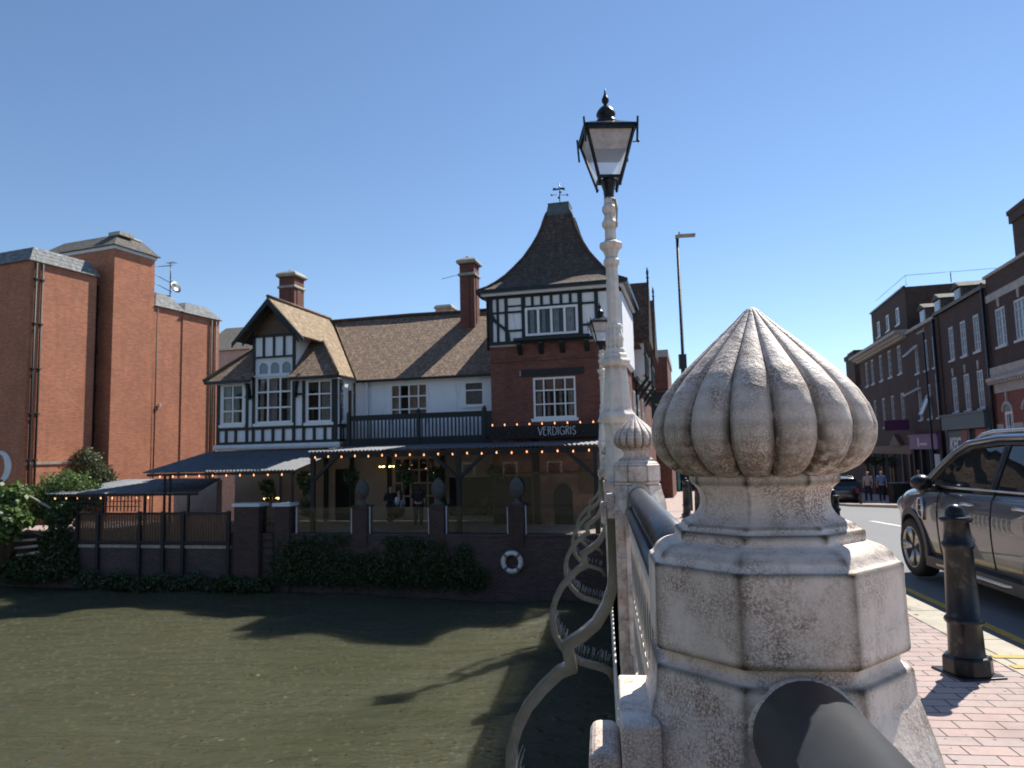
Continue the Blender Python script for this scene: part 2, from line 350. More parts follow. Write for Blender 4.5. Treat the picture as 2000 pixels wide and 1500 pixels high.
def bevel(o, w=.005, seg=2, ang=35):
    b = o.modifiers.new('bevel', 'BEVEL'); b.width = w; b.segments = seg; b.limit_method = 'ANGLE'; b.angle_limit = R(ang); b.harden_normals = False
    return o
# ------------------------------------------------------------------ windows (front faces -y)
def window(par, x0, x1, z0, z1, y, nx=2, nz=2, rec=.06, fr=.07, bar=.035, sill=.06, pane='glass', curtain=None, see=False, zs=None, mat='frame', name='window', label=None, flat=.0):
    w = MB(); a = y+rec-.03; b = y+rec+.04
    w.box(x0, x0+fr, a, b, z0, z1); w.box(x1-fr, x1, a, b, z0, z1)
    w.box(x0+fr, x1-fr, a+.002, b-.002, z0, z0+fr); w.box(x0+fr, x1-fr, a+.002, b-.002, z1-fr, z1)
    for i in range(1, nx):
        c = x0+(x1-x0)*i/nx; w.box(c-bar/2, c+bar/2, a+.006, b-.006, z0+fr, z1-fr)
    for z in (zs if zs is not None else [z0+(z1-z0)*i/nz for i in range(1, nz)]):
        w.box(x0+fr, x1-fr, a+.01, b-.01, z-bar/2, z+bar/2)
    o = part(w, name, mat, par, label)
    g = MB(); yy = y+rec+.012
    g.quad((x0+fr*.5, yy, z0+fr*.5), (x1-fr*.5, yy, z0+fr*.5), (x1-fr*.5, yy, z1-fr*.5), (x0+fr*.5, yy, z1-fr*.5))
    part(g, 'pane', 'glass_see' if see else pane, o)
    if see:
        d = MB(); d.quad((x0-.1, y+.6, z0-.1), (x1+.1, y+.6, z0-.1), (x1+.1, y+.6, z1+.1), (x0-.1, y+.6, z1+.1))
        d.quad((x0, y+rec+.05, z0), (x0, y+.6, z0), (x0, y+.6, z1), (x0, y+rec+.05, z1)); d.quad((x1, y+rec+.05, z0), (x1, y+.6, z0), (x1, y+.6, z1), (x1, y+rec+.05, z1))
        d.quad((x0, y+rec+.05, z0), (x1, y+rec+.05, z0), (x1, y+.6, z0), (x0, y+.6, z0)); part(d, 'room_behind', 'dark', o)
    if curtain:
        cm, spans = curtain; c = MB()
        for s0, s1 in spans:
            k = max(3, int((s1-s0)*24)); xs = [x0+fr+(x1-x0-2*fr)*(s0+(s1-s0)*i/k) for i in range(k+1)]
            for i in range(k):
                ya = y+rec+.10+.03*(i % 2); yb = y+rec+.10+.03*((i+1) % 2)
                c.quad((xs[i], ya, z0+fr*.6), (xs[i+1], yb, z0+fr*.6), (xs[i+1], yb, z1-fr*.6), (xs[i], ya, z1-fr*.6))
        part(c, 'curtain', cm, o)
    if sill:
        s = MB(); s.box(x0-.08, x1+.08, y-.08, y+rec-.032, z0-sill, z0-.002); part(s, 'sill', mat, o)
    return o
def flush(x0, x1, z0, z1): return (x0, x1, z0, z1)
# ------------------------------------------------------------------ ground, street, river
ZP = [(-60, 0), (8, 0), (18, -.3), (28, -.85), (38, -1.55), (43, -1.85), (60, -2.4), (79, -2.9), (110, -3.0), (400, -3.0)]
def zst(y):
    for (a, za), (b, zb) in zip(ZP, ZP[1:]):
        if a <= y <= b: return za+(zb-za)*(y-a)/(b-a)
    return 0
def xst(y): return max(0., y-20)*.123
YS = [-40, -10, -4, 0, 4, 8, 12, 16, 18, 20, 22, 25, 28, 31, 34, 38, 43, 48, 54, 60, 70, 79, 95, 110, 200]
def strip(fa, fb, dz, ys=YS, th=.0):
    m = MB()
    for a, b in zip(ys, ys[1:]):
        m.quad((fa(a), a, zst(a)+dz), (fb(a), a, zst(a)+dz), (fb(b), b, zst(b)+dz), (fa(b), b, zst(b)+dz))
        if th:
            m.quad((fb(a), a, zst(a)+dz), (fb(a), a, zst(a)+dz-th), (fb(b), b, zst(b)+dz-th), (fb(b), b, zst(b)+dz))
            m.quad((fa(a), a, zst(a)+dz-th), (fa(a), a, zst(a)+dz), (fa(b), b, zst(b)+dz), (fa(b), b, zst(b)+dz-th))
    return m
def pavemat(name, cols, bw, rh, ms, mort):
    m, t, b = newmat(name); uv = N(t, 'ShaderNodeUVMap')
    br = N(t, 'ShaderNodeTexBrick'); br.offset = .5; br.inputs['Scale'].default_value = 1; br.inputs['Brick Width'].default_value = bw
    br.inputs['Row Height'].default_value = rh; br.inputs['Mortar Size'].default_value = ms; br.inputs['Mortar Smooth'].default_value = .1
    br.inputs['Color1'].default_value = c4(cols[0]); br.inputs['Color2'].default_value = c4(cols[1]); br.inputs['Mortar'].default_value = c4(mort)
    sk = N(t, 'ShaderNodeVectorMath', operation='ADD'); wn = N(t, 'ShaderNodeTexNoise'); wn.inputs['Scale'].default_value = 2; L(t, uv.outputs[0], wn.inputs['Vector'])
    sc = N(t, 'ShaderNodeVectorMath', operation='SCALE'); L(t, wn.outputs[1], sc.inputs[0]); sc.inputs['Scale'].default_value = .008
    L(t, uv.outputs[0], sk.inputs[0]); L(t, sc.outputs[0], sk.inputs[1]); L(t, sk.outputs[0], br.inputs['Vector'])
    gr = noise(t, 330, 3, .8, uv.outputs[0]); st = noise(t, 2.2, 6, .65, uv.outputs[0])
    c = mixc(t, ramp(t, gr, .42, .6), br.outputs[0], tuple(min(1, x*1.5) for x in cols[0]))
    h = N(t, 'ShaderNodeHueSaturation'); v = N(t, 'ShaderNodeMapRange'); v.inputs[1].default_value = .3; v.inputs[2].default_value = .7; v.inputs[3].default_value = .78; v.inputs[4].default_value = 1.18
    L(t, st, v.inputs[0]); L(t, v.outputs[0], h.inputs['Value']); L(t, c, h.inputs['Color'])
    sp = noise(t, 16, 2, .5, uv.outputs[0]); k = mixc(t, ramp(t, sp, .70, .73), h.outputs[0], (.07, .065, .06)); k = mixc(t, ramp(t, noise(t, 1.1, 5, .7, uv.outputs[0]), .55, .75), k, (.17, .145, .13))
    g = mixc(t, ramp(t, br.outputs['Fac'], .2, .9), k, mort); L(t, g, b.inputs['Base Color']); b.inputs['Roughness'].default_value = .9
    iv = N(t, 'ShaderNodeMath', operation='MULTIPLY_ADD'); L(t, br.outputs['Fac'], iv.inputs[0]); iv.inputs[1].default_value = -1.; L(t, gr, iv.inputs[2])
    bump(t, b, iv.outputs[0], .6, .004); return m
M['pavers'] = pavemat('block_paving', ((.40, .29, .255), (.31, .29, .275)), .21, .104, .004, (.06, .05, .045))
M['slabs'] = pavemat('pink_paving', ((.34, .25, .22), (.29, .22, .2)), .6, .45, .008, (.12, .1, .09))
M['granite'] = pavemat('kerb_granite', ((.40, .36, .28), (.34, .31, .25)), .5, .92, .008, (.1, .09, .07))
m, t, b = newmat('asphalt'); a = noise(t, 190, 4, .7); s = noise(t, .35, 6, .6, None, (1, .25, 1))
L(t, mixc(t, ramp(t, a, .35, .65), mixc(t, ramp(t, s, .3, .7), (.10, .10, .105), (.15, .148, .145)), (.2, .2, .2)), b.inputs['Base Color']); b.inputs['Roughness'].default_value = .8
bump(t, b, a, .6, .006); M['asphalt'] = m
m, t, b = newmat('earth'); L(t, mixc(t, noise(t, 2, 6), (.06, .055, .035), (.13, .11, .08)), b.inputs['Base Color']); b.inputs['Roughness'].default_value = 1; M['earth'] = m
# murky river: silty body colour under a rippled surface
m, t, b = newmat('river_water'); tc = N(t, 'ShaderNodeTexCoord')
mp = N(t, 'ShaderNodeMapping'); mp.inputs['Rotation'].default_value = (0, 0, R(24)); mp.inputs['Scale'].default_value = (1, 2.6, 1); L(t, tc.outputs['Object'], mp.inputs[0])
big = noise(t, .16, 3, .5, tc.outputs['Object'])
L(t, mixc(t, ramp(t, big, .35, .65), (.062, .064, .035), (.078, .077, .046)), b.inputs['Base Color']); b.inputs['Roughness'].default_value = 1; b.inputs['Specular IOR Level'].default_value = 0; b.inputs['Subsurface Weight'].default_value = 1; b.subsurface_method = 'BURLEY'; b.inputs['Subsurface Radius'].default_value = (1, .95, .6); b.inputs['Subsurface Scale'].default_value = 1.0
def MA(a, k, c):
    n = N(t, 'ShaderNodeMath', operation='MULTIPLY_ADD'); L(t, a, n.inputs[0]); n.inputs[1].default_value = k
    if hasattr(c, 'is_linked'): L(t, c, n.inputs[2])
    else: n.inputs[2].default_value = c
    return n.outputs[0]
w1 = noise(t, 1.3, 4, .6, mp.outputs[0]); w2 = noise(t, 5, 4, .6, mp.outputs[0])
hgt = MA(w1, .15, MA(w2, .075, 0.))                            # ripple height in metres
vo = N(t, 'ShaderNodeTexVoronoi'); vo.voronoi_dimensions = '2D'; vo.inputs['Scale'].default_value = 2.8; L(t, tc.outputs['Object'], vo.inputs['Vector'])
co = N(t, 'ShaderNodeMath', operation='MAXIMUM'); L(t, MA(vo.outputs['Distance'], -.357, .09), co.inputs[0]); co.inputs[1].default_value = 0
ck = N(t, 'ShaderNodeMath', operation='MULTIPLY'); L(t, co.outputs[0], ck.inputs[0]); L(t, ramp(t, noise(t, .8, 3, .6, mp.outputs[0]), .40, .50), ck.inputs[1])
def mkbump(h):
    n = N(t, 'ShaderNodeBump'); n.inputs['Strength'].default_value = 1; n.inputs['Distance'].default_value = 1; L(t, h, n.inputs['Height']); return n.outputs[0]
nr = mkbump(hgt); ng = mkbump(MA(ck.outputs[0], 1.6, hgt))    # steep little crests catch the sun
df = N(t, 'ShaderNodeBsdfDiffuse'); L(t, nr, df.inputs['Normal']); L(t, b.inputs['Base Color'].links[0].from_socket, df.inputs[0])
m0 = N(t, 'ShaderNodeMixShader'); m0.inputs[0].default_value = .25; L(t, b.outputs[0], m0.inputs[1]); L(t, df.outputs[0], m0.inputs[2])
gl = N(t, 'ShaderNodeBsdfGlossy'); gl.inputs[1].default_value = .13; L(t, ng, gl.inputs['Normal']); fr = N(t, 'ShaderNodeFresnel'); fr.inputs[0].default_value = 1.34; L(t, ng, fr.inputs['Normal'])
mx = N(t, 'ShaderNodeMixShader'); L(t, fr.outputs[0], mx.inputs[0]); L(t, m0.outputs[0], mx.inputs[1]); L(t, gl.outputs[0], mx.inputs[2]); L(t, mx.outputs[0], [n for n in t.nodes if n.type == 'OUTPUT_MATERIAL'][0].inputs[0])
M['water'] = m
ZW = -3.5
g = MB(); g.quad((-1500, -1500, -4.6), (1500, -1500, -4.6), (1500, 2500, -4.6), (-1500, 2500, -4.6)); struct(g, 'ground', 'earth')
f = MB(); f.slab([(-120, -3.15, -3.35), (120, -3.15, -3.35), (300, 900, -3.3), (-300, 900, -3.3)], 1.2); struct(f, 'far_bank', 'earth', PUB)
g = MB(); g.slab([(-60, -60, -.3), (60, -60, -.3), (60, -7, -.3), (-60, -7, -.3)], 4.2); struct(g, 'near_bank', 'earth')

def water_sheet():
    xs = np.concatenate([[-90, -60, -40], np.arange(-30, 1.5, .1), [20, 90]]); ys = np.concatenate([[-7.2, 0, 4], np.arange(7, 25.6, .1), [40]])
    X, Y = np.meshgrid(xs, ys); rs = np.random.RandomState(3); Z = np.zeros_like(X)
    for k in range(70):                                       # wind ripples running down the reach
        lam = .28*(1.055**k); th = R(112)+rs.normal()*.42; kx, ky = cos(th)*2*pi/lam, sin(th)*2*pi/lam
        Z += .0035*lam**.8*np.sin(X*kx+Y*ky+rs.uniform(0, 6.28)+.8*np.sin(X*.3+k)+.8*np.sin(Y*.4+2*k))
    inside = (X > -30) & (X < 1.4) & (Y > 7) & (Y < 25.4); Z = np.where(inside, Z, 0)+ZW
    ny, nx = X.shape; V = np.stack([X, Y, Z], -1).reshape(-1, 3); i = np.arange(ny-1)[:, None]*nx+np.arange(nx-1)[None]
    F = np.stack([i, i+1, i+nx+1, i+nx], -1).reshape(-1, 4); me = bpy.data.meshes.new('water'); me.vertices.add(len(V)); me.vertices.foreach_set('co', V.ravel())
    me.loops.add(F.size); me.loops.foreach_set('vertex_index', F.ravel()); me.polygons.add(len(F)); me.polygons.foreach_set('loop_start', np.arange(len(F))*4); me.update(calc_edges=True)
    me.polygons.foreach_set('use_smooth', [True]*len(F)); me.materials.append(M['water']); o = bpy.data.objects.new('water', me); COL.objects.link(o); o['kind'] = 'structure'
water_sheet()
xk = lambda y: 2.42+xst(y); xko = lambda y: 2.72+xst(y); xfk = lambda y: 10.05+xst(y)
struct(strip(lambda y: .25+xst(y)*1.0, xk, 0), 'pavement', 'pavers')
struct(strip(xk, xko, .004, YS, .12), 'kerb', 'granite')
struct(strip(xko, lambda y: xfk(y), -.12), 'road', 'asphalt')
struct(strip(xfk, lambda y: xfk(y)+.25, .0, YS, .12), 'far_kerb', 'granite')
struct(strip(lambda y: xfk(y)+.25, lambda y: (17.0+xst(y)*.7 if y > 24 else 13.2), -.004), 'far_pavement', 'slabs')
for q, (u0, u1) in enumerate(((2.86, 2.95), (3.03, 3.12))):
    l = strip(lambda y: u0+xst(y), lambda y: u1+xst(y), -.116, [0, 4, 8, 12, 16, 18, 20, 22]); struct(l, 'road_marking', 'yellow')
for y in (4.86, 5.08):
    l = MB(); l.quad((2.44, y-.035, .0085), (2.70, y-.035, .0085), (2.70, y+.035, .0085), (2.44, y+.035, .0085)); struct(l, 'road_marking', 'yellow')
l = MB()
for k in range(9):
    a = 4+k*6.; b2 = a+2.2; x = lambda y: 6.3+xst(y)
    l.quad((x(a)-.06, a, zst(a)-.114), (x(a)+.06, a, zst(a)-.114), (x(b2)+.06, b2, zst(b2)-.114), (x(b2)-.06, b2, zst(b2)-.114))
struct(l, 'road_marking', 'whiteline')
# bridge deck and its painted girder
d = MB(); d.slab([(.06, -8, -.14), (12.6, -8, -.14), (12.6, 18, -.44), (12.6, 24, -.75), (.06, 24, -.75), (.06, 18, -.44)], .5)
struct(d, 'bridge_deck', 'palestone')
g = MB(); g.box(.04, .16, -8, 24, -1.15, -.02); g.box(.03, .16, -8, 24, -1.1, -1.0); g.box(.03, .18, -8, 24, -.12, -.02)
bridge_side = solo(g, 'bridge_girder', 'castiron', WORLD, 'pale painted iron girder along the outer edge of the bridge deck', 'girder')
# ------------------------------------------------------------------ parapet piers
def xpar(y): return .21 if y < 8.6 else .21-.0127*(y-8.6)
def zpar(y): return .013*(y-1) if y < 9 else .104-.018*(y-9)
def dense(prof, step=.004, sm=2):
    out = []
    for (r0, z0), (r1, z1) in zip(prof, prof[1:]):
        k = max(1, int(sqrt((r1-r0)**2+(z1-z0)**2)/step))
        out += [(r0+(r1-r0)*i/k, z0+(z1-z0)*i/k) for i in range(k)]
    out.append(prof[-1])
    for _ in range(sm): out = [out[0]]+[((out[i-1][0]+2*out[i][0]+out[i+1][0])/4, (out[i-1][1]+2*out[i][1]+out[i+1][1])/4) for i in range(1, len(out)-1)]+[out[-1]]
    return out
def octfn(p=70, wob=.0):
    def fn(r, z, t):
        s = sum(max(0, cos(t-k*pi/4))**p for k in range(8)); q = r/(s**(1./p))
        return q*(1+wob*(sin(t*3+z*21)+sin(t*5-z*47+1))*.5)
    return fn
T0 = R(-93.9)
def onion(r, z, t):
    if r < .012: return r
    x = ((t-T0)/(2*pi)*16) % 1.0; x = 1-abs(2*x-1)
    bulge = sqrt(max(0, 1-(1-x)**2)); k = .145+.2*max(0, min(1, (1.385-z)/.04))
    return r*(1.0-k+k*bulge**.75)*(1+.004*sin(z*60+t*3))
fin = [(.0015, 1.573), (.007, 1.571), (.012, 1.566), (.022, 1.556), (.038, 1.541), (.060, 1.521), (.085, 1.498), (.108, 1.476), (.127, 1.453), (.139, 1.430), (.1445, 1.408), (.143, 1.388), (.136, 1.370), (.122, 1.355), (.104, 1.346), (.09, 1.343), (.07, 1.343)]
neck = [(.06, 1.352), (.09, 1.350), (.091, 1.334), (.083, 1.330), (.078, 1.318), (.078, 1.305), (.083, 1.294), (.094, 1.286), (.104, 1.283), (.104, 1.276), (.113, 1.276), (.113, 1.262), (.112, 1.262), (.128, 1.258), (.139, 1.250), (.144, 1.238), (.150, 1.238), (.1505, 1.134), (.149, 1.131), (.139, 1.129), (.139, 1.116), (.152, 1.113), (.1545, 1.078), (.156, 1.076), (.168, 1.03), (.176, .995), (.179, .97), (.179, .93), (.16, .93)]
def make_pier(label, group):
    t = thing('parapet_pier', WORLD, (.21, 1.0, 0), label, 'bridge pier', group)
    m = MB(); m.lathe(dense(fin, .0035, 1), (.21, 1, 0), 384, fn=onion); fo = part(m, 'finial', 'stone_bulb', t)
    ga = fo.data.attributes.new('grime', 'FLOAT', 'POINT'); vals = []
    for v in fo.data.vertices:
        x = ((atan2(v.co.y, v.co.x)-T0)/(2*pi)*16) % 1.0; x = 1-abs(2*x-1); h = max(0, min(1, (1.52-v.co.z)/.12)); vals.append(math.exp(-(x/(.06+.12*h))**2)*(.3+.7*h))
    ga.data.foreach_set('value', vals)
    m = MB(); m.lathe(dense(neck, .003, 2), (.21, 1, 0), 176, fn=octfn(240, .004)); part(m, 'octagonal_cap', 'stone', t)
    b = MB(); b.box(.058, .375, .845, 1.155, -.12, .955); b.box(.118, .19, .83, .845, -.1, .93)
    b.box(.30, .36, .83, .845, -.1, .93)
    for z0, z1 in ((.6, .66), (.22, .28), (-.1, -.04)): b.box(.06, .35, .834, .845, z0, z1)
    bevel(part(b, 'pier_body', 'stone', t), .007, 3)
    q = MB(); q.lathe([(.03, 0), (.028, .004), (.02, .006), (.016, .012), (.001, .012)], (0, 0, 0), 20); q.m = None
    q.v = [Vector((.153+v.x, .832-v.z, .46+v.y*1.6)) for v in q.v]; part(q, 'rosette', 'stone', t)
    o = MB(); o.box(.010, .0575, .90, 1.10, .965, 1.052); o.box(.012, .0575, .905, 1.095, .90, .963); bevel(part(o, 'outer_block', 'stone', t), .004, 3)
    k = MB(); k.box(-.032, .0095, .935, 1.065, .86, 1.003); bevel(part(k, 'end_lug', 'stone', t), .014, 4)
    if 1:
        r = MB(); r.lathe([(.058, 0), (.068, .001), (.07, .008), (.066, .018), (.058, .019)], (0, 0, 0), 32)
        r2 = MB(Matrix.Translation((.212, .86, 1.055)) @ Matrix.Rotation(pi/2, 4, 'X')); r2.add(r.v, r.f, True)
        part(r2, 'rail_collar', 'stone', t)
    return t
pier1 = make_pier('large onion topped stone pier in the foreground, the nearest of the bridge parapet', 'onion topped parapet piers')
PY = [1.0, 4.78, 8.6, 12.5, 16.5, 20.5]
pier_labels = {-2.8: 'onion topped pier nearest behind the camera', 4.78: 'second onion topped parapet pier, small beside the lamp post base', 12.5: 'far onion topped pier between the two bridge lamps, nearer the first lamp', 16.5: 'far onion topped pier just before the second bridge lamp'}
for y in (4.78, 12.5, 16.5):
    c = copytree(pier1); c['label'] = pier_labels[y]; c.location = (xpar(y)+(.005 if y < 5 else 0), y, zpar(y))
# lamp posts
def make_lamp(x, y, z, label):
    t = thing('street_lamp', WORLD, (0, 0, 0), label, 'street lamp', 'bridge lamps with black lanterns on white columns')
    O = octfn(200)
    m = MB(); m.box(-.19, .19, -.19, .19, -.15, .92); m.box(-.2, .2, -.2, .2, .92, 1.03); m.box(-.165, -.1, -.205, -.19, -.1, .9); m.box(.1, .165, -.205, -.19, -.1, .9); bevel(part(m, 'pier_body', 'stone_far', t), .01, 2)
    m = MB(); m.lathe(dense([(.15, .95), (.165, 1.0), (.155, 1.08), (.155, 1.62), (.165, 1.66), (.165, 1.7), (.195, 1.74), (.21, 1.78), (.21, 1.82), (.185, 1.83), (.175, 1.86), (.168, 1.88), (.128, 2.36), (.13, 2.39), (.15, 2.4), (.178, 2.43), (.178, 2.46), (.155, 2.475), (.14, 2.49), (.14, 2.54), (.12, 2.55)], .02, 1), n=128, fn=O); part(m, 'pedestal', 'shaftpaint', t)
    m = MB(); m.lathe(dense([(.115, 2.54), (.118, 2.6), (.1, 2.62), (.105, 2.7), (.112, 2.74), (.095, 2.8), (.088, 2.86), (.1, 2.88), (.1, 2.9), (.078, 2.91)], .012, 1), n=64, fn=lambda r, z, a: r*(1+.03*cos(12*a))); part(m, 'fluted_collar', 'shaftpaint', t)
    m = MB(); m.lathe(dense([(.076, 2.9), (.072, 3.62), (.08, 3.64), (.098, 3.66), (.098, 3.7), (.075, 3.72), (.08, 3.78), (.1, 3.83), (.138, 3.87), (.138, 3.91), (.1, 3.925), (.07, 3.94), (.066, 4.1), (.1, 4.14), (.1, 4.17), (.075, 4.2), (.062, 4.27), (.09, 4.33), (.092, 4.36), (.066, 4.39), (.064, 4.48)], .015, 1), n=128, fn=O); part(m, 'shaft', 'shaftpaint', t)
    m = MB(); m.tube([(.05, -.07, 4.44), (.075, -.1, 4.42), (.085, -.12, 4.3), (.075, -.1, 4.08)], [.02, .022, .016, .008], 8); part(m, 'ladder_hook', 'coping', t)
    m = MB(); m.lathe([(.058, 4.46), (.066, 4.47), (.06, 4.5), (.068, 4.58), (.09, 4.66), (.1, 4.7), (.1, 4.715), (.04, 4.72)], n=32); part(m, 'lantern_socket', 'black', t)
    zb, zt, hb, ht = 4.72, 5.28, .118, .29
    l = MB(Matrix.Rotation(R(9), 4, 'Z'))
    C4 = [(1, 1), (-1, 1), (-1, -1), (1, -1)]
    for (a, b) in C4: l.bar((a*hb, b*hb, zb-.09), (a*ht, b*ht, zt), .03)
    for (a, b), (c, d) in zip(C4, C4[1:]+C4[:1]):
        l.bar((a*ht, b*ht, zt), (c*ht, d*ht, zt), .05, .06); l.bar((a*hb, b*hb, zb), (c*hb, d*hb, zb), .035)
        l.bar((a*(ht+.02), b*(ht+.02), zt-.2), (a*(ht+.035), b*(ht+.035), zt+.1), .022)
        l.sphere((a*(hb+.005), b*(hb+.005), zb-.1), .018, 6)
    lan = part(l, 'lantern_frame', 'black', t)
    g = MB(Matrix.Rotation(R(9), 4, 'Z')); u = MB(Matrix.Rotation(R(9), 4, 'Z'))
    for (a, b), (c, d) in zip(C4, C4[1:]+C4[:1]):
        zm = 5.03; hm = hb+(ht-hb)*(zm-zb)/(zt-zb); e = .004
        g.quad((a*(hb-e), b*(hb-e), zb), (c*(hb-e), d*(hb-e), zb), (c*(hm-e), d*(hm-e), zm), (a*(hm-e), b*(hm-e), zm))
        u.quad((a*(hm-e), b*(hm-e), zm), (c*(hm-e), d*(hm-e), zm), (c*(ht-e), d*(ht-e), zt), (a*(ht-e), b*(ht-e), zt))
    part(g, 'glass', M['lampglass'], lan); part(u, 'reflector_panel', M['lampwhite'], lan)
    g = MB(Matrix.Rotation(R(9), 4, 'Z')); g.box(-ht+.02, ht-.02, -ht+.02, ht-.02, zt-.03, zt-.01); part(g, 'ceiling_plate', 'frame', lan)
    m = MB(Matrix.Rotation(R(9), 4, 'Z')); m.lathe([(.325, 5.29), (.325, 5.31), (.28, 5.335), (.12, 5.43), (.1, 5.45), (.05, 5.45)], n=4, smooth=False, rot=pi/4, flat=True); part(m, 'lantern_roof', 'black', t)
    m = MB(); m.lathe([(.12, 5.42), (.14, 5.43), (.125, 5.47), (.1, 5.51), (.098, 5.53), (.118, 5.545), (.118, 5.57), (.1, 5.61), (.065, 5.65), (.03, 5.675), (.02, 5.68), (.026, 5.7), (.045, 5.73), (.046, 5.755), (.03, 5.79), (.014, 5.83), (.008, 5.88), (.001, 5.9)], n=24); part(m, 'chimney_finial', 'black', t)
    m = MB(); m.tube([(.31, -.1, 5.14), (.37, -.11, 5.14)], .008, 6); m.sphere((.375, -.112, 5.14), .02, 6); part(m, 'door_catch', 'black', t)
    t.location = (x, y, z); return t
m, t_, b_ = newmat('lamp_glass'); 
b_.inputs['Base Color'].default_value = (.62, .68, .76, 1); b_.inputs['Roughness'].default_value = .15
tl = N(t_, 'ShaderNodeBsdfTranslucent'); tl.inputs[0].default_value = (.8, .88, 1, 1); mx = N(t_, 'ShaderNodeMixShader'); mx.inputs[0].default_value = .55
L(t_, b_.outputs[0], mx.inputs[1]); L(t_, tl.outputs[0], mx.inputs[2]); tp_ = N(t_, 'ShaderNodeBsdfTransparent'); m2 = N(t_, 'ShaderNodeMixShader'); m2.inputs[0].default_value = .45; L(t_, mx.outputs[0], m2.inputs[1]); L(t_, tp_.outputs[0], m2.inputs[2]); L(t_, m2.outputs[0], [n for n in t_.nodes if n.type == 'OUTPUT_MATERIAL'][0].inputs[0]); M['lampglass'] = m
m, t_, b_ = newmat('lamp_reflector'); L(t_, mixc(t_, ramp(t_, noise(t_, 9, 4), .4, .7), (.62, .56, .54), (.4, .34, .32)), b_.inputs['Base Color']); b_.inputs['Roughness'].default_value = .5; M['lampwhite'] = m
lamp1 = make_lamp(.19, 8.6, 0, 'tall black lantern on a worn white octagonal column above the bridge parapet')
lamp2 = copytree(lamp1); lamp2['label'] = 'smaller far bridge lamp, its black lantern just left of the tall white column'; lamp2.location = (.06, 20.5, -.19)
# railings
def railing(y0, y1, label, x, dz):
    t = thing('bridge_railing', WORLD, (x, (y0+y1)/2, 0), label, 'railing', 'iron railings between the parapet piers')
    z = dz
    m = MB(); m.tube([(x, y0, z+1.063), (x, y1, z+1.063)], .06, 128, up=(0, 0, 1)); m.tube([(x-.03, y0, z+1.005), (x-.03, y1, z+1.005)], .018, 12); part(m, 'handrail', 'rail', t)
    m = MB(); m.tube([(x-.058, y0, z+.975), (x-.058, y1, z+.975)], .027, 20); m.box(x-.045, x-.02, y0, y1, z+.93, z+1.0); part(m, 'lower_rail', 'rail', t)
    m = MB(); xx = x-.05; k = int((y1-y0)/.15)
    m.box(xx-.02, xx+.02, y0, y1, z+.03, z+.09); m.box(xx-.016, xx+.016, y0, y1, z+.86, z+.90); m.box(xx-.014, xx+.014, y0, y1, z+.46, z+.49)
    for i in range(1, k):
        y = y0+(y1-y0)*i/k; m.box(xx-.013, xx+.013, y-.02, y+.02, z+.06, z+.93)
        yc = y0+(y1-y0)*(i-.5)/k
        for zc in (.27, .67):
            m.tube([(xx+.0, yc+.05*cos(s*pi/6), z+zc+.1*sin(s*pi/6)) for s in range(12)], .011, 6, True, up=(1, 0, 0))
            m.bar((xx, yc-.05, z+zc+.14), (xx, yc+.05, z+zc-.14), .014)
    part(m, 'pierced_panel', 'castiron', t)
railing(-3.2, .85, 'iron railing under the thick grey handrail nearest the camera', .212, 0)
railing(1.14, 4.64, 'iron railing running from the big foreground pier to the second pier', .212, .025)
yy = [4.92, 8.4, 8.8, 12.36, 12.64, 16.36, 16.64, 20.3]
for i, n in enumerate(('between the second pier and the first lamp column', 'just beyond the first lamp column', 'third panel beyond the second pier, seen nearly end on', 'last panel before the second lamp')):
    a, b = yy[2*i], yy[2*i+1]; railing(a, b, 'iron bridge railing '+n, xpar((a+b)/2), zpar((a+b)/2))
# cusped iron brackets on the river side
BR = [(.035, 1.0), (.035, .62), (.02, .5), (-.02, .385), (-.09, .275), (-.18, .2), (-.285, .135), (-.262, -.005), (-.34, -.035), (-.45, -.135), (-.55, -.25), (-.62, -.38), (-.665, -.52), (-.67, -.66), (-.64, -.8), (-.57, -.925), (-.47, -1.03), (-.35, -1.10), (-.08, -1.17), (-.02, -1.21), (.05, -1.34)]
def bracket(y, x0, z0, label):
    t = thing('parapet_bracket', WORLD, (x0, y, z0), label, 'bracket', 'cusped iron brackets on the river side')
    pts = [Vector((a, b)) for a, b in BR]; th = .035; A = []; B = []
    for i, p in enumerate(pts):
        d0 = (p-pts[i-1]).normalized() if i else (pts[1]-p).normalized(); d1 = (pts[i+1]-p).normalized() if i < len(pts)-1 else d0
        n0 = Vector((-d0.y, d0.x)); n1 = Vector((-d1.y, d1.x)); n = (n0+n1).normalized(); k = th/max(.5, n.dot(n0)); A.append(p+n*k); B.append(p-n*k)
    m = MB(); K = len(pts)
    for w in (1,):
        vs = []
        for y_ in (y-.055, y+.055):
            vs += [(x0+p.x-.0, y_, z0+p.y) for p in A]+[(x0+p.x, y_, z0+p.y) for p in B]
        fs = []
        for i in range(K-1):
            fs += [(i, i+1, K+i+1, K+i), (2*K+i, 3*K+i, 3*K+i+1, 2*K+i+1), (i, 2*K+i, 2*K+i+1, i+1), (K+i, K+i+1, 3*K+i+1, 3*K+i)]
        fs += [(0, K, 3*K, 2*K), (K-1, 3*K-1, 4*K-1, 2*K-1)]
        m.add(vs, fs)
    o = part(m, 'strap', 'castiron', t); bevel(o, .005, 2, 30)
    s = MB(); rnd = random.Random(int(y*10))
    for i in range(34):
        f = i/33.; k = 13+f*5.2; j = int(k); q = pts[j].lerp(pts[j+1], k-j)
        for e in (-.03, .03):
            b0 = (x0+q.x+rnd.uniform(-.01, .01), y+e, z0+q.y+th); s.tube([b0, (b0[0]+rnd.uniform(-.03, .03)+.04, y+e*2, b0[2]+.15)], .0022, 4)
    part(s, 'bird_spikes', 'steel', t)
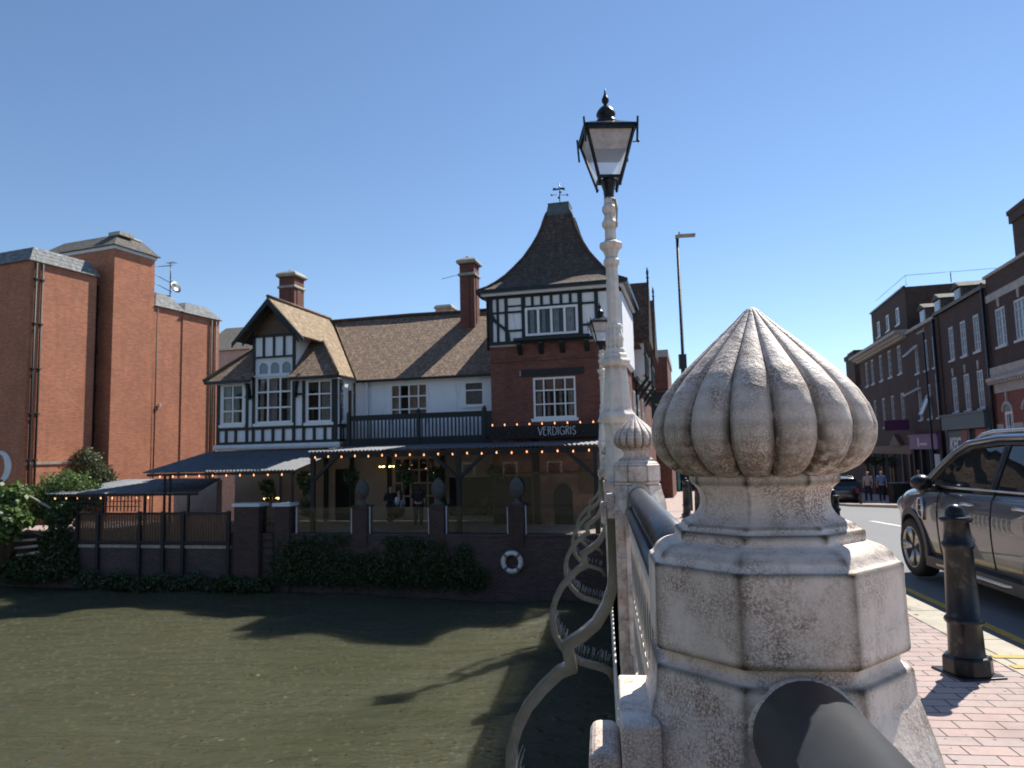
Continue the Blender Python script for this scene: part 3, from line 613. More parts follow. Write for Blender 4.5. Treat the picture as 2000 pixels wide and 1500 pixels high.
BL = ['nearest cusped white bracket curving down out over the water', 'second cusped white bracket, its full loop showing over the water', 'third cusped white bracket, partly behind the second loop', 'fourth cusped white bracket close to the far bank', 'fifth and farthest cusped white bracket by the terrace']
for y, l in zip([4.78, 8.6, 12.5, 16.5, 20.3], BL): bracket(y, xpar(y)-.2, zpar(y)-.05, l)
# ------------------------------------------------------------------ foliage helpers

def leafcloud(name, mat, fr, blobs, n, size, seed, parent=None, lab=None, aspect=1.8, up=.0):
    rs = np.random.RandomState(seed); vols = np.array([b[3]*b[4]*b[5] for b in blobs]); pr = vols**.7/np.sum(vols**.7)
    idx = rs.choice(len(blobs), n, p=pr); B = np.array(blobs)[idx]
    d = rs.normal(size=(n, 3)); d /= np.linalg.norm(d, axis=1)[:, None]; rr = rs.uniform(.45, 1.08, n)**.6
    wob = 1+.22*np.sin(d[:, 0]*7+idx*2)*np.sin(d[:, 2]*6+idx)+.12*np.sin(d[:, 1]*15+d[:, 2]*13)
    P = B[:, :3]+d*(rr*wob)[:, None]*B[:, 3:6]
    a = rs.normal(size=(n, 3))+d*.6+np.array([0, 0, up]); a /= np.linalg.norm(a, axis=1)[:, None]
    h = rs.normal(size=(n, 3)); e = np.cross(a, h); e /= np.linalg.norm(e, axis=1)[:, None]; g = np.cross(a, e)
    s = size*rs.uniform(.55, 1.3, n)[:, None]
    V = np.stack([P-e*s*.5*aspect, P-g*s*.5+e*s*.05, P+e*s*.5*aspect, P+g*s*.5+e*s*.05], 1).reshape(-1, 3)
    me = bpy.data.meshes.new(name); me.vertices.add(4*n); me.vertices.foreach_set('co', V.ravel())
    me.loops.add(4*n); me.loops.foreach_set('vertex_index', np.arange(4*n)); me.polygons.add(n); me.polygons.foreach_set('loop_start', np.arange(n)*4)
    me.update(calc_edges=True); me.materials.append(M[mat])
    o = bpy.data.objects.new(name, me); COL.objects.link(o)
    return o
def plant(name, fr, base, label, cat, blobs, n, size, mat, seed, group=None, stems=None, aspect=1.8, fol='foliage', up=0.):
    t = thing(name, fr, base, label, cat, group)
    bl = [(b[0]-base[0], b[1]-base[1], b[2]-base[2], b[3], b[4], b[5]) for b in blobs]
    o = leafcloud(fol, mat, fr, bl, n, size, seed, aspect=aspect, up=up); o.parent = t
    m = MB(); rnd = random.Random(seed)
    for b in blobs[:6] if stems is None else stems:
        e = Vector(b[:3]); s = Vector(base)+Vector((rnd.uniform(-.1, .1), rnd.uniform(-.1, .1), 0)); mid = s.lerp(e, .5)+Vector((rnd.uniform(-.15, .15), rnd.uniform(-.1, .1), 0))
        m.tube([s, mid, e], [.05, .035, .012], 6)
    part(m, 'stem', 'stem', t); return t
def tuft(name, fr, base, label, n, ln, mat='palm', cat='plant', group=None, spread=.9, w=.03):
    m = MB(); rnd = random.Random(n+int(abs(base[0]*10)))
    for i in range(n):
        a = rnd.uniform(0, 2*pi); el = rnd.uniform(.2, 1.35); l = ln*rnd.uniform(.6, 1.1); dx, dy = cos(a)*spread, sin(a)*spread
        P = []
        for k in range(5):
            f = k/4.; r = l*f*cos(el); z = l*(f*sin(el)-.45*f*f*cos(el)); P.append(Vector((base[0]+dx*r, base[1]+dy*r, base[2]+z)))
        e = Vector((-sin(a), cos(a), 0))
        for k in range(4):
            w0 = w*(1-k/4.)*(.6+.4*(k > 0)); w1 = w*(1-(k+1)/4.)
            m.quad(P[k]-e*w0, P[k]+e*w0, P[k+1]+e*w1, P[k+1]-e*w1)
    return solo(m, name, mat, fr, label, cat, group)
tuft('weed', WORLD, (-.02, 4.3, -.75), 'dry weeds sprouting from the foot of the bridge girder', 60, .28, 'leaf_tree', 'weed', w=.006)
# ------------------------------------------------------------------ riverside pub
pub = thing('timbered_pub', PUB, (-8, 2, -1.35), 'black and white timbered pub with a swept tiled tower and white balcony wing', 'pub')
def P(mb, n, m, par=None, label=None): return part(mb, n, m, par or pub, label)
TL, TR, TD = -4.65, .5, 5.1
# tower, brick stage
w = MB(); w.wall(TL, TR, -1.33, 5.74, 0, [(-2.94, -1.25, 2.72, 4.33)], .16)
w.box(TL-.04, TR+.04, -.05, .14, 5.02, 5.1); w.quad((TL, 0, -1.33), (TL, 0, 5.74), (TL, TD, 5.74), (TL, TD, -1.33)); w.quad((TL, TD, -1.33), (TL, TD, 7.8), (TR, TD, 7.8), (TR, TD, -1.33))
P(w, 'tower_brick_wall', 'brick_red')
w = MB(EAST.m.inverted() @ EAST.m); w = MB(PUB.m.inverted() @ EAST.m)
w.wall(0, TD, -1.33, 5.2, 0, [(1.0, 1.9, 2.7, 4.3), (3.1, 4.0, 2.7, 4.3)], .14); P(w, 'side_brick_wall', 'brick_red')
s = MB(); s.box(TL-.06, -3.3, -.09, .0, 5.62, 5.745); s.box(-.78, TR+.06, -.09, .0, 5.62, 5.745); s.box(-3.45, -.95, -.05, .0, 4.42, 4.62)
P(s, 'stone_string', 'coping')
l = MB(); l.box(-3.4, -.9, -.06, -.003, 4.40, 4.66); P(l, 'dark_lintel', 'blackmatt')
# timber stage
w = MB(); w.wall(TL-.03, TR+.03, 5.74, 7.72, -.06, [(-3.12, -1.06, 5.98, 7.08)], .14); w.quad((TL-.03, -.06, 5.74), (TL-.03, TD, 5.74), (TL-.03, TD, 7.72), (TL-.03, -.06, 7.72)); P(w, 'timber_stage_panels', 'render')
w = MB(PUB.m.inverted() @ EAST.m)
w.wall(-.1, TD, 5.0, 7.5, -.16); w.quad((-.1, -.16, 5.0), (-.1, -.16, 7.5), (-.1, 0.3, 7.5), (-.1, .3, 5.0)); w.quad((-.1, -.16, 5.0), (TD, -.16, 5.0), (TD, .0, 4.9), (-.1, .0, 4.9)); P(w, 'side_white_panels', 'render')
t = MB(); y0, y1 = -.115, -.063; z0, z1 = 5.76, 7.72
for x, wd in ((TL+.06, .2), (-3.93, .13), (-3.22, .17), (-.96, .17), (-.32, .15), (.42, .2)): t.box(x-wd/2, x+wd/2, y0, y1, z0, z1)
for x in (-2.85, -2.48, -2.09, -1.7, -1.33): t.box(x-.055, x+.055, y0, y1, 7.2, z1)
t.box(-4.28-.05, -4.28+.05, y0, y1, z0, z1)
y0 -= .006
t.box(TL-.03, TR+.03, y0, y1+.001, 5.70, 5.83); t.box(TL-.03, TR+.03, y0, y1+.001, 7.56, 7.78); t.box(-3.3, -.88, y0, y1+.001, 7.1, 7.2); t.box(-3.3, -.88, y0-.03, y1+.001, 5.86, 5.97)
t.box(TL, -3.3, y0, y1+.001, 6.95, 7.03); t.box(-.9, -.3, y0, y1+.001, 7.1, 7.18); t.box(-.9, TR, y0, y1+.001, 6.25, 6.33); t.box(-3.9, -3.3, y0, y1+.001, 6.2, 6.28); t.box(-3.9, -3.3, y0, y1+.001, 7.2, 7.26)
# curved brace
pts = [(-4.6, 6.95), (-4.5, 6.7), (-4.3, 6.5), (-4.08, 6.33), (-3.93, 6.1), (-3.9, 5.83)]
for a, b in zip(pts, pts[1:]): t.extr([(a[0], a[1]), (a[0]+.11, a[1]+.06), (b[0]+.12, b[1]+.04), (b[0]+.01, b[1]-.02)], 'y', y0-.004, y1)
for x in (-3.4, -2.55, -1.7, -.75): t.extr([(0, 5.72), (-.3, 5.72), (-.3, 5.62), (-.1, 5.35), (0, 5.25)], 'x', x-.09, x+.09)
t.box(-3.6, -.6, -.34, -.12, 5.78, 5.9)
P(t, 'tower_timber_frame', 'timber')
window(pub, -3.14, -1.04, 5.97, 7.1, -.2, 4, 1, .03, .09, .09, .0, see=True, curtain=('curtain', [(.05, .13), (.3, .36), (.54, .64), (.8, .95)]), name='casement_window')
o = MB()
for a, ang in ((-2.08, -.5), (-1.1, .5)):
    pass
window(pub, -2.94, -1.25, 2.72, 4.33, 0, 4, 3, .05, .08, .05, .14, see=True, curtain=('curtain', [(.02, .14), (.3, .36), (.62, .68), (.84, .97)]), name='sash_window', zs=[3.28, 3.82])
g = MB()
for i in range(4):
    c = -2.94+.08+(1.69-.16)*(i+.5)/4; g.quad((c-.15, .055, 3.86), (c+.15, .055, 3.86), (c+.15, .055, 4.23), (c-.15, .055, 4.23))
P(g, 'leaded_light', 'wood')
# swept roof
prof = [(2.98, 7.86), (2.62, 8.08), (2.33, 8.32), (2.0, 8.66), (1.7, 9.05), (1.38, 9.5), (1.08, 10.05), (.87, 10.5), (.72, 10.9), (.58, 11.4), (.5, 11.62)]
cx_, cy_ = -2.07, 2.5
r = MB()
for (h0, a0), (h1, a1) in zip(prof, prof[1:]):
    for q in range(4):
        def cn(h, z, k): sx, sy = ((-1, -1), (1, -1), (1, 1), (-1, 1))[k % 4]; return (cx_+sx*h, cy_+sy*h*(TD/5.15), z)
        r.quad(cn(h0, a0, q), cn(h0, a0, q+1), cn(h1, a1, q+1), cn(h1, a1, q))
r.box(cx_-2.9, cx_+2.9, cy_-2.85, cy_+2.85, 7.8, 7.86)
rf = P(r, 'swept_roof', 'tile_dark')
c = MB(); c.lathe([(.54, 11.5), (.52, 11.6), (.44, 12.0), (.46, 12.02), (.46, 12.06), (.1, 12.08)], (cx_, cy_, 0), 4, False, pi/4, True); P(c, 'lead_cap', 'lead', rf)
# hip ridge tiles
h = MB()
for q in range(4):
    sx, sy = ((-1, -1), (1, -1), (1, 1), (-1, 1))[q]; h.tube([(cx_+sx*a, cy_+sy*a*.99, b+.01) for a, b in prof], .06, 6)
P(h, 'hip_tiles', 'tile_dark', rf)
v = MB(); v.tube([(cx_, cy_, 12.05), (cx_, cy_, 13.05)], .018, 6); zz = 12.55
for a in range(4):
    d = (cos(a*pi/2+.3), sin(a*pi/2+.3)); v.tube([(cx_, cy_, zz), (cx_+d[0]*.32, cy_+d[1]*.32, zz)], .013, 5); v.sphere((cx_+d[0]*.34, cy_+d[1]*.34, zz), .05, 5)
v.extr([(-.3, 12.78), (.1, 12.78), (.25, 12.72), (.22, 12.86), (.06, 12.86), (0, 13.0), (-.05, 12.84), (-.28, 12.9)], 'y', cy_-.008, cy_+.008)
for i in range(len(v.v)-16, len(v.v)): v.v[i].x += cx_
P(v, 'weather_vane', 'black', rf)
e = MB(); e.box(cx_-3.0, cx_+3.0, cy_-3.0, cy_-2.86, 7.76, 7.9); e.box(cx_+2.86, cx_+3.0, cy_-2.86, cy_+2.9, 7.76, 7.9); e.box(cx_-3.0, cx_-2.86, cy_-2.86, cy_+2.9, 7.76, 7.9)
e.tube([(cx_-2.95, cy_-2.95, 7.78), (cx_-2.8, cy_-2.8, 7.6), (TL-.05, -.1, 7.5), (TL-.05, -.1, 5.5)], .05, 8)
P(e, 'gutter', 'black'); e = MB(); e.box(cx_-2.84, cx_+2.84, cy_-2.85, cy_-2.7, 7.66, 7.8); e.box(cx_+2.7, cx_+2.84, cy_-2.7, cy_+2.8, 7.66, 7.8); P(e, 'soffit_board', 'fascia')
# ---- white wing behind the balcony
WX0, WX1, WY = -11.2, TL, 1.3
w = MB(); w.wall(WX0, WX1, 1.7, 4.78, WY, [(-9.56, -7.83, 3.0, 4.5), (-6.2, -5.34, 3.42, 4.45)], .12); w.box(-10.68, -10.58, WY-.08, WY, 2, 4.7); P(w, 'wing_wall', 'render')
window(pub, -9.56, -7.83, 2.75, 4.5, WY, 4, 3, .03, .08, .06, 0, see=True, curtain=('orangecurtain', [(.0, .24), (.5, .72), (.77, 1.)]), name='casement_window', zs=[3.4, 3.95])
window(pub, -6.2, -5.34, 3.42, 4.45, WY, 1, 2, .03, .07, .06, .07, see=True, curtain=('curtain', [(.0, 1.)]), zs=[4.08], name='casement_window', label='small pale window near the tower')
d = MB(); d.box(-10.85, -10.8, WY-.06, WY-.01, 4.55, 4.75); d.tube([(-10.5, WY-.06, 4.7), (-10.5, WY-.06, 2.2)], .04, 6); P(d, 'downpipe', 'fascia')
# main roof: front slope, back slope
RZ, RY, EZ, EY = 8.18, 4.8, 4.72, .95
ms = (RZ-EZ)/(RY-EY)
GX, GZ = -14.42, 8.36            # gable ridge
r = MB(); r.slab([(-10.95, EY, EZ), (TL+.0, EY, EZ), (TL+.0, RY, RZ), (-14.1, RY, RZ)], .1)
r.slab([(-17, RY, RZ), (TL+.2, RY, RZ), (TL+.2, 8.9, EZ), (-17, 8.9, EZ)], .1); rm = P(r, 'main_roof', 'tile')
h = MB(); h.tube([(-14.4, RY, RZ+.03), (-10, RY, RZ+.06), (-7.2, RY, RZ+.01), (TL, RY, RZ+.03)], .09, 8); P(h, 'ridge_tiles', 'tile_dark', rm)
# ---- left cross gable block with skirt hips
sx_ = (GZ-4.8)/3.3
HY = -.38; mh = 1.02
def ty(z): return HY+(z-4.85)/mh
def xr(z, s): return GX+s*(GZ-z)/sx_
zc = 6.58
def side(s):
    A = (GX, -.5, GZ); B = (xr(zc, s), -.5, zc); C = (xr(zc, s), ty(zc), zc); D = (xr(4.85, s), HY, 4.85); E = (xr(4.85, s), 1.1 if s > 0 else 8, 4.85); F = (GX, RY+.3 if s > 0 else 8, GZ)
    return [A, B, C, D, E, F] if s > 0 else [A, F, E, D, C, B]
r = MB(); r.slab(side(1), .09); rr = P(r, 'gable_roof_right_slope', 'tile_sunlit_tan')  # sun-facing slope, its light painted into the tile colour
r = MB(); r.slab(side(-1), .09); P(r, 'gable_roof_left_slope', 'tile_dark')
for s in (1, -1):
    r = MB(); xi = GX+s*.92; zt_ = GZ-(.92)*sx_
    pts = [(xi, HY, 4.85), (xr(4.85, s), HY, 4.85), (xr(zc, s), ty(zc), zc), (xr(zc+.35, s), ty(zc+.35), zc+.35), (xi, ty(zc+.35), zc+.35)]
    r.slab(pts if s > 0 else pts[::-1], .07); P(r, 'skirt_roof', 'tile')
h = MB()
for s in (1, -1): h.tube([(xr(4.85, s), HY, 4.88), (xr(zc, s), ty(zc), zc+.03)], .07, 6)
h.tube([(GX, -.52, GZ+.04), (GX, RY+.2, GZ+.04)], .08, 8); h.tube([(xr(4.8, 1)+.05, EY+.1, 4.8), (-14.1, RY, RZ)], .03, 6); P(h, 'hip_tiles', 'tile', rr)
b = MB()
for s in (1, -1):
    for off, yy_, th, hh in ((.0, -.54, .05, .2), (-.5, -.3, .05, .12)):
        a = (GX, GZ-.03+off*.55); q = (xr(zc-.1, s), zc-.12); q = (q[0]-s*(-off)*.75, q[1])
        b.extr([(a[0], a[1]), (q[0], q[1]), (q[0], q[1]-hh), (a[0], a[1]-hh*1.5)][::(1 if s < 0 else -1)], 'y', yy_, yy_+th)
P(b, 'bargeboards', 'timber')
g = MB(); g.extr([(GX-.98, 6.78), (GX+.98, 6.78), (GX+.98, GZ-1.1), (GX, GZ-.1), (GX-.98, GZ-1.1)], 'y', .02, .1); P(g, 'gable_boarding', 'wood')
BX0, BX1 = -17.2, -11.3
w = MB(); w.wall(BX0, BX1, 2.1, 4.9, 0, [(-17.0, -15.88, 2.94, 4.72), (-15.3, -13.5, 2.94, 5.0), (-12.85, -11.62, 2.9, 4.72)], .1)
w.wall(GX-.97, GX+.97, 4.9, 6.8, 0, [(-15.3, -13.5, 4.9, 5.78)], .1)
for s in (1, -1):
    x = GX+s*.97; w.quad((x, 0, 4.9), (x, 2.4, 4.9), (x, 2.4, 6.9), (x, 0, 6.9))
w.quad((BX0, 0, 2.1), (BX0, 0, 4.9), (BX0, 8, 4.9), (BX0, 8, 2.1)); w.quad((BX0, 8, -1.3), (BX0, 8, 4.9), (TL, 8, 4.9), (TL, 8, -1.3)); P(w, 'bay_wall', 'render')
SD = Matrix.Translation((BX1, 0, 0)) @ Matrix.Rotation(pi/2, 4, 'Z')
w = MB(SD); w.wall(0, 1.3, 2.1, 4.9, 0, [(.18, .5, 2.94, 4.7), (.8, 1.2, 2.1, 4.3)], .08); w.quad((.8, .09, 2.1), (1.2, .09, 2.1), (1.2, .09, 4.3), (.8, .09, 4.3)); P(w, 'bay_side_wall', 'render')
d = MB(SD); d.box(.8, 1.2, .04, .08, 2.1, 4.3); P(d, 'balcony_door', 'wood')
d = MB(SD)
d.box(.18, .23, .02, .07, 2.94, 4.7); d.box(.45, .5, .02, .07, 2.94, 4.7)
for z in (2.94, 3.5, 4.1, 4.65): d.box(.23, .45, .025, .065, z, z+.05)
d.box(.1, .6, -.1, .0, 2.82, 2.92)
o = P(d, 'side_window', 'frame'); g = MB(SD); g.quad((.2, .05, 2.96), (.48, .05, 2.96), (.48, .05, 4.68), (.2, .05, 4.68)); part(g, 'pane', 'glass_sky_painted', o)
window(pub, -17.0, -15.88, 2.94, 4.72, 0, 2, 3, .03, .09, .06, .12, see=True, curtain=('curtain', [(.02, .3)]), name='casement_window')
window(pub, -15.3, -13.5, 2.94, 4.98, 0, 3, 3, .03, .09, .07, .12, see=True, curtain=('curtain', [(.03, .14), (.3, .55), (.85, .96)]), name='casement_window')
window(pub, -12.85, -11.62, 2.9, 4.72, 0, 2, 3, .03, .09, .06, .12, see=True, curtain=('curtain', [(.55, .98)]), name='casement_window')
# arched transom lights over the centre window
a = MB(); a.wall(-15.3, -13.5, 5.0, 5.78, .02, [(-15.14+i*.56, -14.72+i*.56, 5.1, 5.58) for i in range(3)], .05)
for i in range(3):
    xa, xb = -15.14+i*.56, -14.72+i*.56; xm = (xa+xb)/2
    a.extr([(xa, 5.58), (xa, 5.44), (xa+.06, 5.52), (xm-.06, 5.575)], 'y', .021, .06); a.extr([(xb, 5.58), (xm+.06, 5.575), (xb-.06, 5.52), (xb, 5.44)], 'y', .021, .06)
a.box(-15.38, -13.42, -.06, .02, 4.96, 5.04); tw = P(a, 'arched_transom', 'fascia')
g = MB(); g.quad((-15.2, .065, 5.05), (-13.6, .065, 5.05), (-13.6, .065, 5.7), (-15.2, .065, 5.7)); part(g, 'pane', M['glass_sky_painted'], tw)
t = MB(); y0, y1 = -.055, -.002
for x, wd, za, zb in ((BX0+.06, .14, 2.1, 4.9), (-15.7, .12, 2.1, 4.9), (-15.38, .13, 2.1, 6.8), (-13.42, .14, 2.1, 6.9), (-12.95, .13, 2.1, 4.9), (-11.5, .26, 2.1, 4.9)): t.box(x-wd/2, x+wd/2, y0, y1, za, zb)
for x in (-16.72, -16.25, -14.92, -14.42, -13.92, -12.45, -11.95): t.box(x-.06, x+.06, y0, y1, 2.16, 2.74)
for x in (-14.9, -14.4, -13.9): t.box(x-.05, x+.05, y0, y1, 5.82, 6.72)
y0 -= .006
t.box(BX0, BX1, y0, y1, 2.06, 2.18); t.box(BX0, BX1, y0, y1, 2.68, 2.8); t.box(-15.45, -13.35, y0, y1, 6.7, 6.82); t.box(-15.45, -13.35, y0, y1, 5.78, 5.86); t.box(-13.4, -12.9, y0, y1, 4.1, 4.18); t.box(-15.8, -15.35, y0, y1, 4.1, 4.18)
for s, xx in ((-1, -15.47), (1, -13.33)):
    pts = [(xx, 4.0), (xx+s*.02, 4.4), (xx+s*.1, 4.75), (xx+s*.25, 5.0)]
    for p, q in zip(pts, pts[1:]): t.extr([(p[0], p[1]), (p[0]+s*.1, p[1]), (q[0]+s*.1, q[1]), (q[0], q[1])][::s], 'y', -.3, -.06)
ts = MB(SD)
ts.box(.0, .14, -.055, -.002, 2.1, 4.9); ts.box(.62, .7, -.055, -.002, 2.1, 2.8); ts.box(.3, .36, -.055, -.002, 2.1, 2.8); ts.box(0, .8, -.06, -.003, 2.68, 2.8); ts.box(0, 1.3, -.06, -.003, 2.06, 2.18)
for x in (.35, .6, .85): ts.box(x-.03, x+.03, -.055+.0, -.002, 4.9, 4.91)
P(t, 'bay_timber_frame', 'timber'); P(ts, 'side_timber_frame', 'timber')
f = MB(); f.box(BX0-.1, BX1+.05, -.12, -.0, 1.84, 2.055); f.box(BX0-.06, BX1+.0, -.18, -.12, 1.9, 1.98); P(f, 'fascia_board', 'fascia')
# eaves boards
e = MB(); e.box(-17.6, -15.35, HY-.04, HY+.06, 4.72, 4.84); P(e, 'gutter', 'black'); e = MB(); e.box(-13.45, -11.1, HY-.04, HY+.06, 4.72, 4.84); e.box(-11.12, -11.02, HY, 1.0, 4.7, 4.82); e.box(-11.0, TL, EY-.06, EY+.02, 4.6, 4.7); P(e, 'gutter', 'black')
e = MB(); e.box(-17.3, -15.45, HY+.07, 0, 4.7, 4.82); e.box(-13.4, -11.2, HY+.07, 0, 4.7, 4.82); e.box(-11.3, TL, EY+.03, WY, 4.64, 4.74); P(e, 'soffit_board', 'fascia')
# chimneys (sub-parts of the roof)
def chimney(x0, x1, y0, y1, z0, z1, name, lab):
    m = MB(); m.box(x0, x1, y0, y1, z0, z1-.35); m.box(x0+.25, x1-.25, y0-.03, y0, z0, z1-.9); m.box(x1, x1+.03, y0+.24, y1-.24, z0, z1-.9)
    m.box(x0-.05, x1+.05, y0-.05, y1+.05, z1-.35, z1-.27); o = part(m, name, 'brick_red', rm, lab); q_ = MB(); q_.box(x0-.07, x1+.07, y0-.07, y1+.07, z1-.88, z1-.80); q_.lathe([((x1-x0)/2+.07, 0), ((x1-x0)/2+.01, .06)], ((x0+x1)/2, (y0+y1)/2, z1-.80), 4, False, pi/4, True); q_.v = [Vector((v.x, (y0+y1)/2+(v.y-(y0+y1)/2)*(1 if i < 8 else (y1-y0)/(x1-x0)), v.z)) for i, v in enumerate(q_.v)]; part(q_, 'chimney_band', 'coping', rm)
    c = MB(); c.lathe([((x1-x0)/2+.1, -.04), ((x1-x0)/2+.13, .03), ((x1-x0)/2+.1, .12), ((x1-x0)/2-.04, .24), ((x1-x0)/2-.2, .3), (.1, .32)], ((x0+x1)/2, (y0+y1)/2, z1-.27), 4, False, pi/4, True)
    c.lathe([(.1, .3), (.1, .38), (.03, .4)], ((x0+x1)/2-.08, (y0+y1)/2, z1-.27), 10)
    cy = (y0+y1)/2; k = (y1-y0)/(x1-x0)
    for v_ in c.v: v_.y = cy+(v_.y-cy)*k
    P2 = part(c, 'chimney_cap', 'coping', rm)
chimney(-7.1, -6.4, 3.7, 4.5, 6.8, 10.55, 'chimney', 'tall brown brick chimney beside the tower')
chimney(-16.6, -15.75, 3.8, 4.7, 6.8, 10.75, 'chimney', 'brown brick chimney behind the gable')
m = MB(); m.box(-9.9, -9.0, 8.0, 8.8, 6, 9.15); m.lathe([(.5, 0), (.5, .08), (.4, .2), (.1, .25)], (-9.45, 8.4, 9.15), 4, False, pi/4, True); part(m, 'chimney', 'coping', rm, 'chimney top just showing over the ridge')
m = MB(); m.tube([(-8.2, 4.3, 9.75), (-7.1, 4.3, 9.95)], .012, 5); part(m, 'aerial', 'black', rm)
# ---- balcony
bal = MB(); bal.box(-11.1, -4.7, 0, 1.3, 1.98, 2.06); bal.box(-11.1, -4.7, -.06, .0, 1.85, 2.08); bo = P(bal, 'balcony', 'blackmatt')
m = MB()
k = 38
for i in range(k):
    x = -10.8+(5.9)*i/(k-1)+.01*sin(i*7); m.box(x-.03, x+.03, -.02, .012, 2.1, 3.0)
m.box(-10.9, -4.85, -.035, .03, 2.9, 3.05); m.box(-10.9, -4.85, -.06, .05, 3.05, 3.12); m.box(-10.9, -4.85, -.03, .025, 2.08, 2.16)
for x in (-10.85, -7.75, -4.95): m.box(x-.07, x+.07, -.085, .065, 1.9, 3.24); m.sphere((x, -.01, 3.28), .05, 6)
m.box(-4.92, -4.66, -.06, .02, 2.0, 3.1); part(m, 'balustrade', 'timber', bo)
# ---- ground floor
w = MB(); w.wall(-17.2, TL, -1.33, 2.0, WY, [(-9.44, -7.5, -.85, 1.35), (-12.2, -11.5, -1.33, .9)], .12); P(w, 'ground_floor_wall', 'cream')
window(pub, -9.44, -7.5, -.85, 1.35, WY, 5, 4, .03, .09, .07, .0, see=True, name='lattice_window', mat='palestone')
for x_ in (-8.9, -8.1, -7.75): b_ = MB(); b_.sphere((x_, WY+.4, .75+.1*sin(x_*9)), .05, 6); P(b_, 'indoor_lamp', 'bulb')
d = MB(); d.box(-12.2, -11.5, WY+.06, WY+.1, -1.33, .9); P(d, 'front_door', 'dark')
d = MB(); d.box(-6.9, -4.7, WY-.08, WY-.01, -1.1, .45); P(d, 'dark_opening', 'dark')
for x in (-12.6, -11.35, -9.6, -7.2): t = MB(); t.box(x-.09, x+.09, WY-.1, WY-.01, -1.33, 1.9); P(t, 'post', 'timber')
m, tt, b = newmat('stained_terracotta_render'); L(tt, mixc(tt, ramp(tt, noise(tt, 1.1, 5, .6), .38, .62), (.34, .16, .11), (.14, .07, .055)), b.inputs['Base Color']); b.inputs['Roughness'].default_value = .8; M['terracotta'] = m
t = MB(); t.box(TL+.02, TR-.05, -.06, -.002, -1.33, 1.9); P(t, 'terracotta_lower_wall', 'terracotta')
t = MB(); t.box(-3.0, -2.75, -.12, -.061, -1.33, 1.9); P(t, 'post', 'timber')
t = MB(); t.extr([(-2.2, -1.33), (-1.5, -1.33), (-1.5, -.1), (-1.65, .15), (-1.85, .22), (-2.05, .15), (-2.2, -.1)], 'y', -.1, -.061); P(t, 'arched_doorway', 'blackmatt')
t = MB(); t.box(-4.6, -3.1, -.1, -.061, -1.33, .5); P(t, 'dark_opening', 'dark')
t = MB(); t.box(-4.6, .4, -.14, -.061, .56, .66); t.box(-1.2, -.4, -.1, -.061, -.2, 1.1); P(t, 'wall_moulding', 'wood')
# sign fascia on the tower
s = MB(); s.box(TL+.05, TR-.1, -.55, -.42, 1.98, 2.44); s.box(TL+.05, TR-.1, -.42, -.001, 2.36, 2.44); s.box(TL+.05, TR-.1, -.6, -.42, 1.94, 1.98); sg = P(s, 'sign_fascia', 'black')
def strokes(m, segs, ox, oz, sx, sz, y, w, d=.02):
    for seg in segs:
        for (ax, az), (bx, bz) in zip(seg, seg[1:]):
            m.bar((ox+ax*sx, y, oz+az*sz), (ox+bx*sx, y, oz+bz*sz), w, d)
arc = lambda cx, cy, rx, ry, a, b, n=8: [(cx+rx*cos(R(a+(b-a)*i/n)), cy+ry*sin(R(a+(b-a)*i/n))) for i in range(n+1)]
GL = {'V': [[(0, 1), (.5, 0), (1, 1)]], 'E': [[(0, 0), (0, 1)], [(0, 1), (.75, 1)], [(0, .68), (.65, .68)], [(0, 0), (.75, 0)]],
      'R': [[(0, 0), (0, 1)], [(0, 1)]+arc(.4, .8, .35, .2, 90, -90)+[(.16, .6)], [(.35, .6), (.85, 0)]],
      'D': [[(0, 0), (0, 1)], [(0, 1)]+arc(.3, .5, .6, .5, 90, -90)+[(0, 0)]], 'I': [[(.4, 0), (.4, 1)]],
      'G': [arc(.5, .5, .5, .5, 40, 330, 14), [(.5, .45), (.95, .45), (.95, .1)]], 'S': [arc(.45, .75, .33, .25, 30, 270, 8)+arc(.45, .25, .36, .25, 90, -160, 8)]}
m = MB(); x = -2.66
for ch in 'VERDIGRIS':
    wd = {'I': .02, 'V': .17, 'G': .19, 'D': .17, 'S': .15}.get(ch, .13)
    strokes(m, GL[ch], x-(.008 if ch == 'I' else 0), 2.06, wd, .31, -.56, .017); x += wd+.045
part(m, 'sign_lettering', 'letter', sg)
